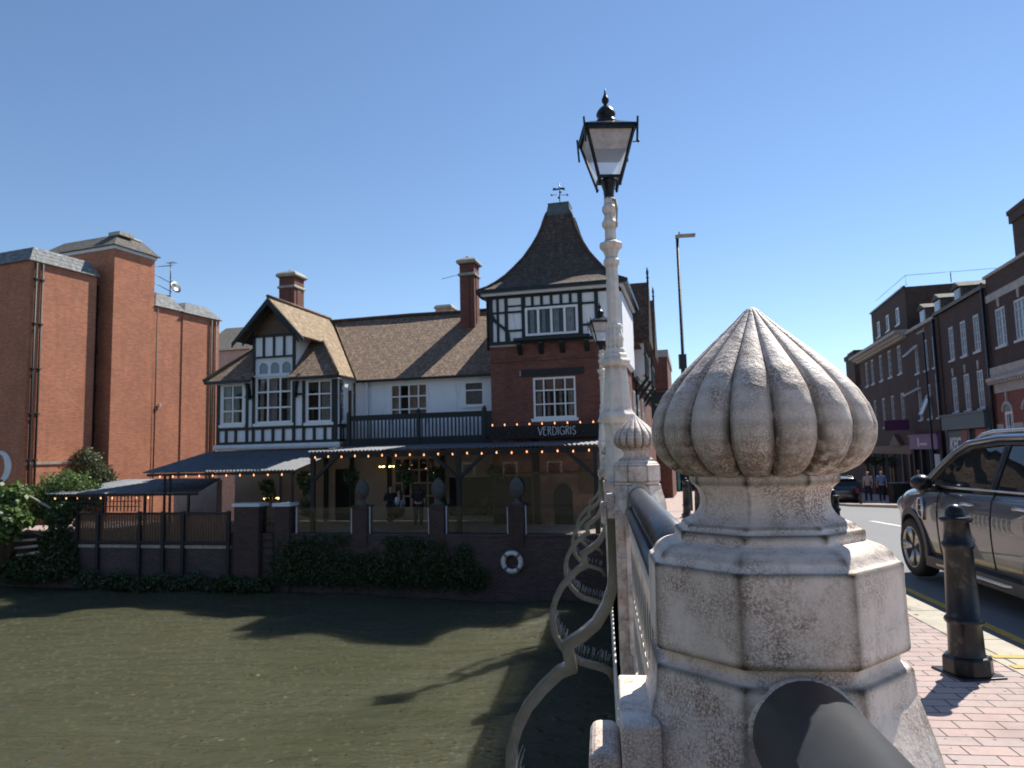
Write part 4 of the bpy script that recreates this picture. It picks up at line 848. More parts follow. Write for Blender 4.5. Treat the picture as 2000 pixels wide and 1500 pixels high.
# hanging details on the street side: gabled dormers, spires, brackets
EI = PUB.m.inverted() @ EAST.m
row = thing('timbered_street_row', EAST, (14, 3, -1.5), 'jettied timber and brick terrace running up the street behind the tower, with two spired gables', 'building')
w = MB(); w.box(5.3, 26, .1, 6, -2.6, 6.4); part(w, 'wall', 'brick_red', row)
r = MB(); r.extr([(-.35, 6.3), (3.2, 9.0), (6.4, 6.3)], 'x', 5.2, 26); part(r, 'roof', 'tile_dark', row)
for x0, zt_ in ((9.0, 9.9), (14.5, 10.1)):
    g = MB(); g.box(x0-1.3, x0+1.3, -.45, 1.5, 5.0, 7.0); part(g, 'gable_front', 'render', row)
    g = MB(); g.extr([(x0-1.75, 6.7), (x0, zt_), (x0+1.75, 6.7), (x0+1.6, 6.6), (x0-1.6, 6.6)], 'y', -.75, 3); part(g, 'gable_roof', 'tile_dark', row)
    g = MB(); g.lathe([(.06, 0), (.05, .3), (.1, .34), (.04, .4), (.07, .6), (.01, .95)], (x0, -.7, zt_-.1), 8); part(g, 'spire', 'black', row)
    g = MB()
    for q in (-1.2, -.4, .4, 1.2): g.box(x0+q-.07, x0+q+.07, -.52, -.45, 5.0, 7.0)
    for q in (-1.2, 1.2): g.bar((x0+q, .1, 4.0), (x0+q, -.6, 4.95), .14)
    g.box(x0-1.4, x0+1.4, -.54, -.44, 4.9, 5.05); g.box(x0-1.4, x0+1.4, -.54, -.44, 6.0, 6.1); part(g, 'gable_timber', 'timber', row)
window(row, 6.3, 7.2, 2.6, 4.2, .1, 2, 2, -.06, .08, .05, .08); window(row, 8.4, 9.6, 2.6, 4.2, .1, 2, 2, -.06, .08, .05, .08); window(row, 12.0, 13.2, 2.6, 4.2, .1, 2, 2, -.06, .08, .05, .08)
b = MB(); b.box(5.3, 22, -.02, .1, 2.0, 2.3); b.tube([(7.9, -.05, 6.2), (7.9, -.05, 5.0), (7.9, .02, 4.2), (7.9, .02, -1)], .06, 6); b.box(5.3, 26, -.1, .1, 4.75, 4.9); part(b, 'string_and_pipe', 'black', row)
window(pub, 0, 0.01, 0, .01, 50, 1, 1) if 0 else None
for x0 in (1.0, 3.1):
    wv = MB(EI); wv.box(x0, x0+.07, .02, .1, 2.7, 4.3); wv.box(x0+.83, x0+.9, .02, .1, 2.7, 4.3); wv.box(x0+.07, x0+.83, .03, .09, 3.45, 3.52); wv.box(x0+.07, x0+.83, .025, .095, 4.23, 4.3); wv.box(x0-.05, x0+.95, -.05, .02, 2.62, 2.7)
    o = P(wv, 'street_window', 'frame'); g = MB(EI); g.quad((x0, .07, 2.7), (x0+.9, .07, 2.7), (x0+.9, .07, 4.3), (x0, .07, 4.3)); part(g, 'pane', 'glass', o)
farb = thing('flat_topped_brick_building', EAST, (33, 2, -2.5), 'plain red brick building with a pale parapet closing the row up the street', 'building')
w = MB(); w.box(29, 40, -.9, 8, -3.2, 8.6); part(w, 'wall', 'brick_red', farb); w = MB(); w.box(28.9, 40.1, -1.0, 8.1, 8.6, 9.15); part(w, 'parapet', 'palestone', farb)
end = thing('white_shop_far_end', EAST, (60, 0, -3), 'pale low shop with a dark doorway at the far end of the street', 'building')
w = MB(); w.box(48, 66, -3.6, 6, -3.3, 1.2); part(w, 'wall', 'palestone', end); w = MB(); w.box(47.7, 48, -2.9, -.6, -2.9, -.6); part(w, 'doorway', 'dark', end); w = MB(); w.box(47.6, 48.2, -3.7, -.2, -.5, -.1); part(w, 'shop_fascia', 'fascia', end)
far2 = thing('distant_brick_terrace', WORLD, (12, 118, -3), 'distant brick terrace where the street bends away', 'building')
w = MB(); w.box(-2, 34, 112, 124, -3.4, 5.5); part(w, 'wall', 'brick_brown', far2); r = MB(); r.extr([(111.5, 5.5), (118, 8.6), (124.5, 5.5)], 'x', -2.3, 34.3); part(r, 'roof', 'slate_dark', far2)
for i in range(8): window(far2, 2+i*4., 3.3+i*4, 1.2, 3.0, 112, 2, 2, -.06, .1, .06, .1)
# hanging pub sign with three feathers
hs = thing('hanging_sign', EAST, (10.2, -1.0, 3.2), 'black hanging sign with a gold three feather emblem on the street side', 'sign')
b = MB(); b.box(10.15, 10.22, -1.55, -.55, 3.0, 4.35); part(b, 'sign_board', 'black', hs)
b = MB(); b.box(10.16, 10.21, -1.6, .1, 4.45, 4.5); b.box(10.17, 10.2, -1.4, -1.37, 4.35, 4.46); b.box(10.17, 10.2, -.7, -.67, 4.35, 4.46); part(b, 'sign_arm', 'black', hs)
e = MB()
for a, ln in ((0, .42), (38, .34), (-38, .34)):
    for k in range(7):
        f = k/6.; aa = R(a)*(.35+f*.9); px = -1.05+sin(aa)*ln*f; pz = 3.5+cos(aa)*ln*f; w_ = .05+.05*sin(f*pi)
        e.box(10.135, 10.15-.001*k, px-w_, px+w_, pz-.03, pz+.035)
e.box(10.13, 10.148, -1.17, -.93, 3.42, 3.48); part(e, 'feather_emblem', 'gold', hs)
tp = MB(); tp.tube([(7.3, 72, zst(72)), (7.3, 72, 1.3)], .14, 10); solo(tp, 'signal_post', 'teal', WORLD, 'teal painted post far up the left pavement', 'post')
# ------------------------------------------------------------------ terrace over the river
TY = -3.5
m = MB(); m.box(-60, 1.2, TY, TY+.4, -4.2, -1.42); m.box(-13.9, 1.2, TY-.03, TY+.42, -1.42, -1.33)
for k in range(14): m.box(-13+k*1.05, -12.7+k*1.05, TY-.012, TY, -1.9-.5*((k*7) % 3), -1.8-.5*((k*7) % 3))
river_wall = solo(m, 'river_wall', 'brick_wall', PUB, 'dark stained brick river wall below the terrace', 'wall')
m = MB(); m.box(-60, .45, TY+.4, 1.3, -1.6, -1.34); struct(m, 'terrace_floor', 'slabs', PUB)
m = MB(); m.tube([(-2.2, TY-.01, -2.52), (-2.2, TY+.02, -2.52)], .05, 8)
urn_prof = [(.2, 0), (.2, .05), (.1, .1), (.08, .2), (.14, .26), (.2, .33), (.24, .47), (.25, .6), (.2, .75), (.1, .88), (.02, .95)]
for i, (a, b, lab) in enumerate(((-8.93, -8.36, 'left'), (-6.0, -5.46, 'middle'), (-3.15, -2.62, 'right'))):
    m = MB(); m.box(a, b, TY-.06, TY+.45, -1.62, -.42); m.box(a-.04, b+.04, TY-.1, TY+.49, -.42, -.34); m.box(a-.03, b+.03, TY-.08, TY-.06, -1.75, -1.62)
    solo(m, 'terrace_pillar', 'brick_brown', PUB, lab+' brick pillar of the terrace edge, carrying a stone pineapple', 'pillar', 'brick pillars along the terrace edge')
    m = MB(); m.lathe(urn_prof, ((a+b)/2, TY+.2, -.34), 20, fn=lambda r, z, t: r*(1+.06*sin(t*9)*sin(z*40) if .3 < z < .8 else r/r*1)); solo(m, 'pineapple_finial', 'oldstone', PUB, 'weathered stone pineapple on the '+lab+' terrace pillar', 'finial', 'stone pineapples on the terrace pillars')
for a, b, lab in ((-11.25, -9.0, 'left of the first pineapple pillar'), (-8.32, -6.04, 'between the first and middle pillars'), (-5.42, -3.18, 'between the middle and right pillars'), (-2.58, .3, 'right of the last pillar, towards the bridge')):
    t = thing('glass_balustrade', PUB, ((a+b)/2, TY+.1, -1.33), 'clear glass terrace screen '+lab, 'balustrade', 'glass screens between the terrace pillars')
    m = MB(); m.box(a+.03, b-.03, TY+.09, TY+.102, -1.27, -.4); part(m, 'glass_sheet', 'glass_see', t)
    for c_ in (a, b-.035): m = MB(); m.box(c_, c_+.035, TY+.07, TY+.12, -1.33, -.38); part(m, 'edge_post', 'fascia', t)
lb = thing('lifebuoy', PUB, (-3.03, TY, -2.24), 'white life ring hanging on the dark river wall', 'lifebuoy')
m = MB(); m.tube([(-3.03+.30*cos(k*pi/16), TY-.1, -2.24+.30*sin(k*pi/16)) for k in range(32)], .075, 12, True, up=(0, 1, 0)); part(m, 'ring', 'ring', lb)
m = MB()
for k in range(4):
    a = k*pi/2+pi/4; m.tube([(-3.03+.30*cos(a+e), TY-.1, -2.24+.30*sin(a+e)) for e in (-.14, 0, .14)], .081, 12, up=(0, 1, 0))
part(m, 'band', 'castiron', lb)
m = MB(); m.tube([(-3.03+.39*cos(k*pi/16)*(1+.03*cos(4*k*pi/16)), TY-.1, -2.24+.39*sin(k*pi/16)*(1+.03*cos(4*k*pi/16))) for k in range(32)], .01, 5, True, up=(0, 1, 0)); part(m, 'grab_rope', 'coping', lb)
# canopies
def corr(m, x0, x1, y0, y1, z0, z1, pitch=.15, amp=.025, x0b=None, x1b=None):
    x0b = x0 if x0b is None else x0b; x1b = x1 if x1b is None else x1b
    n = int((x1-x0)/pitch*4)
    for i in range(n):
        f, g = i/n, (i+1)/n; a = amp*sin(f*n/4*2*pi); b = amp*sin(g*n/4*2*pi)
        p = (x0+(x1-x0)*f, y0, z0+a); q = (x0+(x1-x0)*g, y0, z0+b); r_ = (x0b+(x1b-x0b)*g, y1, z1+b); s = (x0b+(x1b-x0b)*f, y1, z1+a)
        m.quad(p, q, r_, s); m.quad((s[0], s[1], s[2]-.012), (r_[0], r_[1], r_[2]-.012), (q[0], q[1], q[2]-.012), (p[0], p[1], p[2]-.012)); m.quad((p[0], p[1], p[2]-.012), (q[0], q[1], q[2]-.012), q, p)
    return m
c1 = thing('terrace_canopy', PUB, (-5.2, -1.6, -1.33), 'long corrugated canopy on braced black posts under the balcony', 'canopy')
part(corr(MB(), -10.85, .15, -3.35, 0.0, 1.64, 1.84), 'corrugated_roof', 'corrugated', c1)
m = MB(); m.box(-10.8, .1, -3.25, -3.1, 1.38, 1.57)
for x in (-10.7, -5.0, -.15): m.box(x-.08, x+.08, -3.24, -3.12, -1.33, 1.38)
for x, s in ((-10.7, 1), (-5.0, -1), (-5.0, 1), (-.15, -1)): m.bar((x, -3.18, .55), (x+s*1.0, -3.18, 1.45), .12)
for x in (-8, -2.6): m.box(x-.05, x+.05, -3.1, 0, 1.45, 1.6)
part(m, 'post_frame', 'blackmatt', c1)
m = MB(); m.box(-4.9, -.25, -3.19, -3.175, -.4, 1.36); part(m, 'clear_side_screen', 'glass_see', c1)
c2 = thing('terrace_canopy', PUB, (-14.5, -1.6, -1.33), 'dark sloping corrugated canopy below the timbered bay, its right end sunlit', 'canopy')
part(corr(MB(), -18.05, -11.3, -3.4, 0, .99, 1.78, x0b=-17.6, x1b=-11.0), 'corrugated_roof', 'corrugated', c2)
m = MB()
for x in (-17.1, -16.85, -12.0, -11.5): m.box(x-.035, x+.035, -3.3, -3.23, -1.33, .92)
m.box(-17.9, -11.4, -3.32, -3.24, .84, .94); m.box(-17.2, -16.2, -3.31, -3.25, .5, .56); part(m, 'post_frame', 'blackmatt', c2)
c3 = thing('terrace_canopy', PUB, (-19, -1.6, -1.33), 'lowest slate grey canopy at the left end of the terrace', 'canopy')
part(corr(MB(), -22.7, -15.5, -3.4, -.2, .2, .64, x0b=-21.8, x1b=-16.8), 'corrugated_roof', 'corrugated', c3)
m = MB()
for x in (-22.0, -20, -18, -16): m.box(x-.04, x+.04, -3.3, -3.22, -1.33, .14)
m.box(-22.6, -15.6, -3.3, -3.22, .08, .17); part(m, 'post_frame', 'blackmatt', c3)
# trellis fence at the left
fe = thing('trellis_fence', PUB, (-17.5, TY, -1.4), 'dark netted fence with a lattice top along the left of the terrace', 'fence')
m = MB()
for x in (-20.9, -19.9, -17.95, -16.87, -15.98, -13.98): m.box(x-.07, x+.07, TY-.12, TY-.03, -3.1, -.5)
m.box(-20.95, -13.95, TY-.115, TY-.035, -1.72, -1.64); m.box(-20.95, -13.95, TY-.115, TY-.035, -.62, -.54); part(m, 'posts_and_rails', 'blackmatt', fe)
m = MB(); x = -20.9
while x < -17.9: m.box(x, x+.035, TY-.1, TY-.07, -.5, .1); x += .17
for z in (-.32, -.12): m.box(-20.9, -17.9, TY-.104, TY-.066, z, z+.03)
part(m, 'lattice', 'blackmatt', fe)
m = MB(); x = -20.85
while x < -14.1: m.box(x, x+.1, TY-.04, TY-.02, -1.64, -.62); x += .125
part(m, 'boarding', M['wood'], fe)
m = MB(); m.box(-20.95, -13.9, TY-.06, TY-.0, -1.9, -1.78); solo(m, 'wall_ledge', 'coping', PUB, 'thin pale ledge on the river wall under the fence', 'ledge')
m = MB(); m.box(-20.6, -18.3, 1.5, 1.9, -1.33, .5); solo(m, 'garden_wall', 'palestone', PUB, 'pale wall glimpsed through the fence lattice', 'wall')
for a, b, lab in ((-13.72, -12.68, 'broad brick gate pier with a white cap, left of the river gate'), (-12.02, -11.42, 'narrower brick gate pier right of the river gate')):
    t = thing('gate_pier', PUB, ((a+b)/2, TY, -3.4), lab, 'pillar', 'brick gate piers at the river steps')
    m = MB(); m.box(a, b, TY-.12, TY+.4, -3.45, -.34); part(m, 'shaft', 'brick_brown', t); m = MB(); m.box(a-.06, b+.06, TY-.18, TY+.46, -.34, -.22); part(m, 'cap', 'fascia', t)
m = MB()
for i in range(7): m.box(-12.62+i*.09, -12.6+i*.09, TY+.1, TY+.12, -1.7, -.75)
m.box(-12.66, -12.04, TY+.09, TY+.13, -1.0, -.96); m.box(-12.66, -12.04, TY+.09, TY+.13, -1.66, -1.62)
m.box(-12.66, -12.6, TY-.1, TY-.04, -3.2, -1.3); m.box(-12.12, -12.06, TY-.1, TY-.04, -3.2, -1.3)
for z in range(6): m.box(-12.6, -12.12, TY-.09, TY-.05, -3.0+z*.28, -2.96+z*.28)
solo(m, 'river_gate', 'black', PUB, 'black iron gate and ladder between the brick gate piers', 'gate')
# string lights
def lights(pts, label, sag=.05):
    t = thing('string_lights', PUB, pts[0], label, 'string lights', 'strings of warm festoon bulbs')
    m = MB(); path = []
    for p, q in zip(pts, pts[1:]):
        for k in range(4): path.append((p[0]+(q[0]-p[0])*k/4, p[1]+(q[1]-p[1])*k/4, p[2]+(q[2]-p[2])*k/4-sag*sin(pi*k/4)))
    path.append(pts[-1]); m.tube([(a, b, c+.07) for a, b, c in path], .008, 5); part(m, 'cable', 'black', t)
    for p in pts:
        b = MB(); b.lathe([(.006, .045), (.012, .038), (.022, .014), (.026, -.008), (.02, -.03), (.003, -.042)][::-1], p, 8); part(b, 'bulb', 'bulb', t)
lights([(-10.5+i*.535, -3.38, 1.42+.02*(i % 2)) for i in range(20)], 'festoon lights along the front edge of the long canopy')
lights([(-17.2+i*.595, -3.42, .82) for i in range(10)], 'festoon lights under the edge of the middle canopy')
lights([(-22.2+i*.56, -3.42, .02) for i in range(9)], 'festoon lights under the lowest canopy at the left')
lights([(-4.45+i*.49, -.62, 2.5) for i in range(10)], 'festoon lights along the top of the black sign fascia', .0)
for (x, y, z, lab) in ((-9.3, .3, .98, 'candle chandelier under the long canopy'), (-13.25, -1.9, -.15, 'cluster of yellow lamps above the left gate pier')):
    t = thing('chandelier', PUB, (x, y, z), lab, 'chandelier')
    m = MB(); m.tube([(x+.28*cos(k*pi/6), y+.28*sin(k*pi/6), z-.06) for k in range(12)], .015, 5, True); m.tube([(x, y, z-.2), (x, y, z+.8)], .012, 5)
    for k in range(3): m.tube([(x+.28*cos(k*pi/3), y+.28*sin(k*pi/3), z-.06), (x-.28*cos(k*pi/3), y-.28*sin(k*pi/3), z-.06)], .01, 5)
    part(m, 'ring_frame', 'black', t)
    for k in range(6):
        b = MB(); b.sphere((x+.28*cos(k*pi/3+.3), y+.28*sin(k*pi/3+.3), z), .032, 6); part(b, 'lamp', 'flame', t)
m = MB(); m.box(-5.9, -5.8, 1.18, 1.24, .2, .9)
# plants on and below the terrace
for i, (x, z, w_) in enumerate(((-9.6, .75, 'beside the candle chandelier'), (-7.4, .8, 'in front of the lattice window'), (-6.2, .7, 'just left of the middle canopy post'), (-11.6, .6, 'by the left post of the long canopy'), (-13.2, .35, 'over the broad gate pier'), (-3.9, .75, 'behind the clear screen right of the middle post'))):
    plant('hanging_plant', PUB, (x, -2.3, z), 'leafy hanging basket '+w_, 'hanging plant', [(x, -2.3, z, .3, .3, .28), (x+.1, -2.3, z-.3, .22, .22, .3)], 420, .08, 'leaf_dark', 60+i, 'hanging baskets under the terrace canopies')
tuft('cordyline', PUB, (-7.7, -2.4, -.9), 'spiky cordyline in the middle of the terrace, right of the left pineapple', 150, 1.1)
tuft('cordyline', PUB, (-11.3, -2.6, -.8), 'spiky cordyline at the left end of the glass screens', 150, 1.2)
tuft('cordyline', PUB, (-4.3, -2.4, -.8), 'spiky cordyline before the dark opening, left of the right pineapple', 130, 1.1)
tuft('cordyline', PUB, (-5.6, -2.7, -.7), 'spiky cordyline behind the middle pineapple', 90, .9)
ivy = []
for k in range(34):
    x = -11.9+k*.235; h = 1.0+.35*sin(k*1.7)+.2*sin(k*.7)-(.5 if 11 < k < 13 else 0); ivy.append((x, TY-.12, -3.35+h*.5+.25, .35, .16, max(.25, h*.62)))
ivy += [(-9.8, TY-.1, -1.55, .8, .2, .25), (-7.0, TY-.1, -1.6, .8, .2, .2), (-6.0, TY-.12, -2.0, .6, .2, .5), (-10.9, TY-.12, -1.9, .7, .2, .5)]
iv = leafcloud('ivy', 'leaf_dark', PUB, ivy, 30000, .048, 5); iv.matrix_world = PUB.m; tag(iv, 'dark ivy and weeds hanging over the river wall under the glass screens', 'ivy', kind='stuff')
wd = [(-20.5+k*.33, TY-.25, -3.2+.12*sin(k*1.3), .35, .22, .22+.2*abs(sin(k*.9))) for k in range(26)]
iv = leafcloud('waterside_weeds', 'leaf_dark', PUB, wd, 9000, .06, 6); iv.matrix_world = PUB.m; tag(iv, 'low waterside weeds along the foot of the brick river wall below the fence', 'weeds', kind='stuff')
plant('shrub', PUB, (-23.9, TY-.5, -2.6), 'broad leaved sunlit shrub leaning over the river at the far left', 'shrub', [(-24.0, TY-.7, -.3, .9, .7, .85), (-23.2, TY-1.0, -.75, .8, .6, .55), (-24.8, TY-.7, -.4, .9, .7, 1.1), (-23.6, TY-.5, .2, .6, .5, .5), (-24.0, TY-1.0, -1.2, 1.1, .6, .5), (-22.6, TY-1.0, -.75, .45, .4, .3), (-24.9, TY-1.0, -1.3, .9, .6, .6)], 3000, .18, 'leaf', 21, aspect=1.3, up=.6)
plant('hedge', PUB, (-22.3, TY+.6, -1.33), 'dense green climber mounded behind the left canopy', 'hedge', [(-23.6, -2.2, .2, .9, .7, .75), (-22.5, -2.4, .3, 1.0, .7, .8), (-21.6, -2.4, .1, .7, .6, .6), (-22.4, -3.0, -.5, 1.0, .6, .6), (-23.4, -2.9, -.3, .8, .6, .7)], 9000, .075, 'leaf', 22)
plant('overgrown_creeper', PUB, (-21.7, TY-.2, -3.2), 'dark creeper spilling down the wall corner at the left end of the fence', 'creeper', [(-21.6, TY-.2, -.9, .55, .3, .6), (-21.8, TY-.2, -1.8, .8, .3, .7), (-22.3, TY-.3, -2.6, 1.0, .4, .7), (-23.4, TY-.3, -2.7, 1.2, .4, .6), (-24.8, TY-.3, -2.7, 1.3, .4, .6), (-26.4, TY-.3, -2.6, 1.3, .4, .6), (-21.2, TY-.2, -2.5, .5, .25, .6), (-21.3, TY-.2, -.4, .4, .2, .3)], 12000, .075, 'leaf_dark', 23)
plant('small_tree', PUB, (-25.7, 1.5, -1.3), 'wispy grey green tree in front of the dark slot of the brick building', 'tree', [(-25.6, 1.5, 1.2, .85, .7, .75), (-24.8, 1.6, .8, .6, .5, .6), (-26.4, 1.4, .9, .7, .5, .5), (-25.7, 1.5, 1.8, .5, .4, .4), (-24.3, 1.5, .4, .5, .5, .5), (-27, 1.4, .5, .5, .4, .4)], 6200, .06, 'leaf_tree', 24, fol='crown', aspect=2.4)
m = MB(); m.tube([(-23.6, TY-.1, .25), (-22.2, TY-.1, -.35)], .05, 8); m.tube([(-23.2, TY-.2, -1.2), (-22, TY-.1, -1.6)], .03, 6); solo(m, 'scaffold_pole', 'coping', PUB, 'grey pole slanting out of the shrub at the left', 'pole')
m = MB()
for i in range(3): m.extr([(-23.6+i*.1, -1.65-i*.28), (-22.5+i*.1, -1.6-i*.25), (-22.5+i*.1, -1.5-i*.25), (-23.6+i*.1, -1.58-i*.28)][::-1], 'y', TY-.5, TY-.42)
solo(m, 'driftwood_boards', 'palestone', PUB, 'pale broken boards sticking out below the left shrub', 'boards')
# ------------------------------------------------------------------ orange brick block on the left
bb = thing('orange_brick_block', BRK, (-4, 3, -3.3), 'tall windowless orange brick block with slate mansard edges left of the pub', 'building')
def B(mb, n, m_, lab=None): return part(mb, n, m_, bb, lab)
m = MB(); m.box(-5.4, 0, 0, 2.55, -3.3, 12.6); B(m, 'tower_wall', 'brick_orange')
m = MB(); m.box(-9, -.05, 2.55, 4.6, -3.3, 9.95); m.box(-9, .0, 4.6, 7.45, -3.3, 9.9); B(m, 'wing_wall', 'brick_orange')
m = MB(); m.box(-14, -.47, -4.05, -.6, -3.3, 10.85); m.box(-14, -1.3, -.6, 3, -3.3, 10.8); B(m, 'stair_wall', 'brick_orange')
m = MB(); m.box(-5.5, .06, -.06, 2.62, 12.45, 12.62); B(m, 'eaves_board', 'fascia')
m = MB(); m.box(-1.3, -1.02, -.58, -.02, -3.3, 10.6)
for z in range(6): m.box(-1.3, -.98, -.59, -.021, z*2-1, z*2-.6)
B(m, 'slot_window', 'glass', 'narrow dark window slot')
def mans(x0, x1, y0, y1, z0, z1, ins, ov=.22, sides='fb'):
    m = MB(); a = [(x0-ov, y0-ov), (x1+ov, y0-ov), (x1+ov, y1+ov), (x0-ov, y1+ov)]; b = [(x0+ins, y0+ins), (x1-ins, y0+ins), (x1-ins, y1-ins*.2), (x0+ins, y1-ins*.2)]
    m.add([(p[0], p[1], z0) for p in a]+[(p[0], p[1], z1) for p in b], [(0, 3, 2, 1), (4, 5, 6, 7), (0, 1, 5, 4), (1, 2, 6, 5), (2, 3, 7, 6), (3, 0, 4, 7)]); return m
r1 = B(mans(-5.4, 0, 0, 2.55, 12.62, 13.5, .75), 'mansard_roof', 'slate_dark')
m = MB(); m.box(-1.2, -.4, .6, 1.5, 13.42, 13.62); m.tube([(-.7, .7, 13.52), (-.7, 2.2, 13.5)], .07, 6); part(m, 'roof_capping', 'coping', r1)
B(mans(-14, -.47, -4.05, -.6, 10.85, 11.65, .4, .13), 'mansard_roof', 'slate'); B(mans(-6, -.05, 2.7, 4.6, 9.95, 10.95, .8, .12), 'mansard_roof', 'slate'); B(mans(-6, .0, 4.75, 7.45, 9.9, 10.75, .8, .15), 'mansard_roof', 'slate')
m = MB()
for y in (-3.5, -3.8): m.tube([(-.4, y, 10.8), (-.4, y, -3)], .05, 8)
for y in (6.75, 7.1): m.tube([(.07, y, 9.8), (.07, y, -3)], .05, 8)
m.tube([(.06, 2.75, 9.8), (.0, 2.75, -3)], .035, 6)
for y in (-3.5, -3.8):
    for z in range(6): m.box(-.47, -.32, y-.08, y+.08, z*2.1-.5, z*2.1-.44)
B(m, 'downpipes', 'blackmatt'); m = MB(); m.box(-.47, -.42, -4.0, -.62, 1.42, 1.53); B(m, 'string_course', 'coping')
m = MB(); m.box(.0, .08, 3.0, 3.15, 4.4, 4.6); B(m, 'wall_lamp', 'palestone')
t = thing('satellite_dish_mast', BRK, (-1.3, 4.4, 10.8), 'rooftop aerial mast with a round dish and guard rail above the slate edge', 'aerial')
m = MB(); m.tube([(-1.0, 4.6, 10.7), (-1.0, 4.6, 13.0)], .03, 6); m.tube([(-1.0, 4.6, 12.8), (-1.0, 3.7, 12.5)], .015, 5)
for k in range(5): m.tube([(-1.25, 3.8+k*.2, 12.53+k*.06), (-.75, 3.8+k*.2, 12.53+k*.06)], .01, 4)
for k in range(4): m.tube([(-1.3, 4.5+k*.1, 12.95), (-.7, 4.5+k*.1, 12.95)], .01, 4)
part(m, 'mast', 'black', t)
m = MB(Matrix.Translation((-.85, 4.75, 11.5)) @ Matrix.Rotation(R(70), 4, 'Y')); m.lathe([(.01, 0), (.25, .03), (.38, .09), (.38, .1), (.2, .05), (.01, .03)], n=20); part(m, 'dish', 'rail', t)
m = MB(); 
for z in (11.2, 11.7): m.tube([(-.9, 2.8, z+.4), (-.9, 4.6, z)], .02, 5)
m.tube([(-.9, 3.1, 10.6), (-.9, 3.1, 12.1)], .02, 5); part(m, 'guard_rail', 'black', t)
sg = MB(BRK.m.inverted() @ BRK.m)
ring_c = (-1.9, -3.2, 1.35)
for k in range(24):
    a, b = k*pi/12, (k+1)*pi/12; o1, o2 = .92, .72
    sg.extr([(ring_c[0]+.8*cos(a), ring_c[2]+.75*sin(a)), (ring_c[0]+.8*cos(b), ring_c[2]+.75*sin(b)), (ring_c[0]+(.52)*cos(b)*(.75+.25*(cos(b) < 0)), ring_c[2]+.58*sin(b)), (ring_c[0]+(.52)*cos(a)*(.75+.25*(cos(a) < 0)), ring_c[2]+.58*sin(a))][::-1], 'y', -4.11, -4.06)
sg.box(ring_c[0]-.1, ring_c[0]-.03, -4.11, -4.065, ring_c[2]-.55, ring_c[2]+.55)
solo(sg, 'wall_letter', 'fascia', BRK, 'big white ring shaped letter fixed to the shaded brick wall at the left edge', 'wall sign')
# cream house behind
ch = thing('cream_house', PUB, (-20, 13, -1.4), 'cream house with a grey slate roof squeezed between the brick block and the pub', 'house')
m = MB(); m.box(-34, -25, 20, 27, -3.3, 9.85); part(m, 'wall', 'palestone', ch); m = MB(); m.extr([(19.7, 9.8), (23.5, 12.3), (27.3, 9.8)], 'x', -34, -24.8); part(m, 'roof', 'slate_dark', ch)
window(ch, -30.2, -29.2, 7.2, 8.8, 20, 2, 2, -.05, .08, .05, .08)

# unseen brick frontage added behind the camera for river windows and car to reflect
nb = thing('added_reflected_block', WORLD, (-24, -20, -4), 'long unseen red brick block added on the near bank to be reflected', 'building')
m = MB(); m.box(-50, -5, -26, -8.5, -4.4, 8.5); part(m, 'wall', 'brick_brown', nb); m = MB(); m.extr([(-26.4, 8.5), (-17, 12), (-8.1, 8.5)], 'x', -50.4, -4.6); part(m, 'roof', 'slate_dark', nb)
for r_ in range(3):
    for c_ in range(11):
        m = MB(); x = -48+c_*3.9; z = -1+r_*3.1; m.box(x, x+1.3, -8.52, -8.43, z, z+1.7); o = part(m, 'window', 'coping', nb); g = MB(); g.box(x+.12, x+1.18, -8.45, -8.42, z+.12, z+1.58); part(g, 'pane', 'glass', o)
# ------------------------------------------------------------------ right hand row of town buildings
def sash(par, x0, x1, z0, z1, y=0, nx=2, keystone=True, arch=False, mat='frame_shaded', pane='glass_sky_painted', sill=.1):
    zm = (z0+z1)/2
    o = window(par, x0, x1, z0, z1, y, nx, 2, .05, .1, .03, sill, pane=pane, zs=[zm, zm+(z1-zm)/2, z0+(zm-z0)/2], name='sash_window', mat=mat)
    if keystone:
        k = MB(); xm = (x0+x1)/2; k.extr([(xm-.07, z1+.06), (xm+.07, z1+.06), (xm+.12, z1+.5), (xm-.12, z1+.5)], 'y', y-.05, y-.001); part(k, 'keystone', 'palestone', o)
    return o
def block(par, x0, x1, z0, z1, depth, holes, mat, y=0):
    w = MB(); w.wall(x0, x1, z0, z1, y, holes, .12)
    w.quad((x0, y, z0), (x0, y, z1), (x0, y+depth, z1), (x0, y+depth, z0)); w.quad((x1, y, z0), (x1, y+depth, z0), (x1, y+depth, z1), (x1, y, z1))
    w.quad((x0, y+depth, z0), (x0, y+depth, z1), (x1, y+depth, z1), (x1, y+depth, z0)); w.quad((x0, y, z1), (x1, y, z1), (x1, y+depth, z1), (x0, y+depth, z1))
    return part(w, 'wall', mat, par)
def grp(x0, x1, z0, z1, zz=0): return (x0, x1, z0, z1)
# A: stone banded corner building at the right edge
A = thing('bank_building', RGT, (8, 5, -1.5), 'red brick building with pale stone bands and a huge chimney stack at the right edge', 'building')
up = [(2.55, 3.65, 5.75, 7.5), (4.6, 5.9, 5.75, 7.5), (7.2, 8.5, 5.75, 7.5)]
block(A, 1.8, 16, 4.85, 9.13, 10, up, 'brick_brown')
for i, h in enumerate(up): sash(A, *h, nx=3 if i else 3)
lo = [(2.6, 3.5, .6, 2.75), (4.7, 5.7, .6, 2.75), (7, 8, .6, 2.75)]
block(A, 1.8, 16, -1.5, 3.64, 9.9, lo, 'brick_bright')
m = MB(); m.wall(1.78, 16, 3.64, 4.85, -.04); m.box(1.6, 16, -.3, -.04, 4.2, 4.36); m.box(1.7, 16, -.12, -.03, 4.36, 4.85); m.box(1.75, 16, -.06, .02, 7.95, 8.3); m.box(1.7, 16, -.1, .3, 9.13, 9.25)
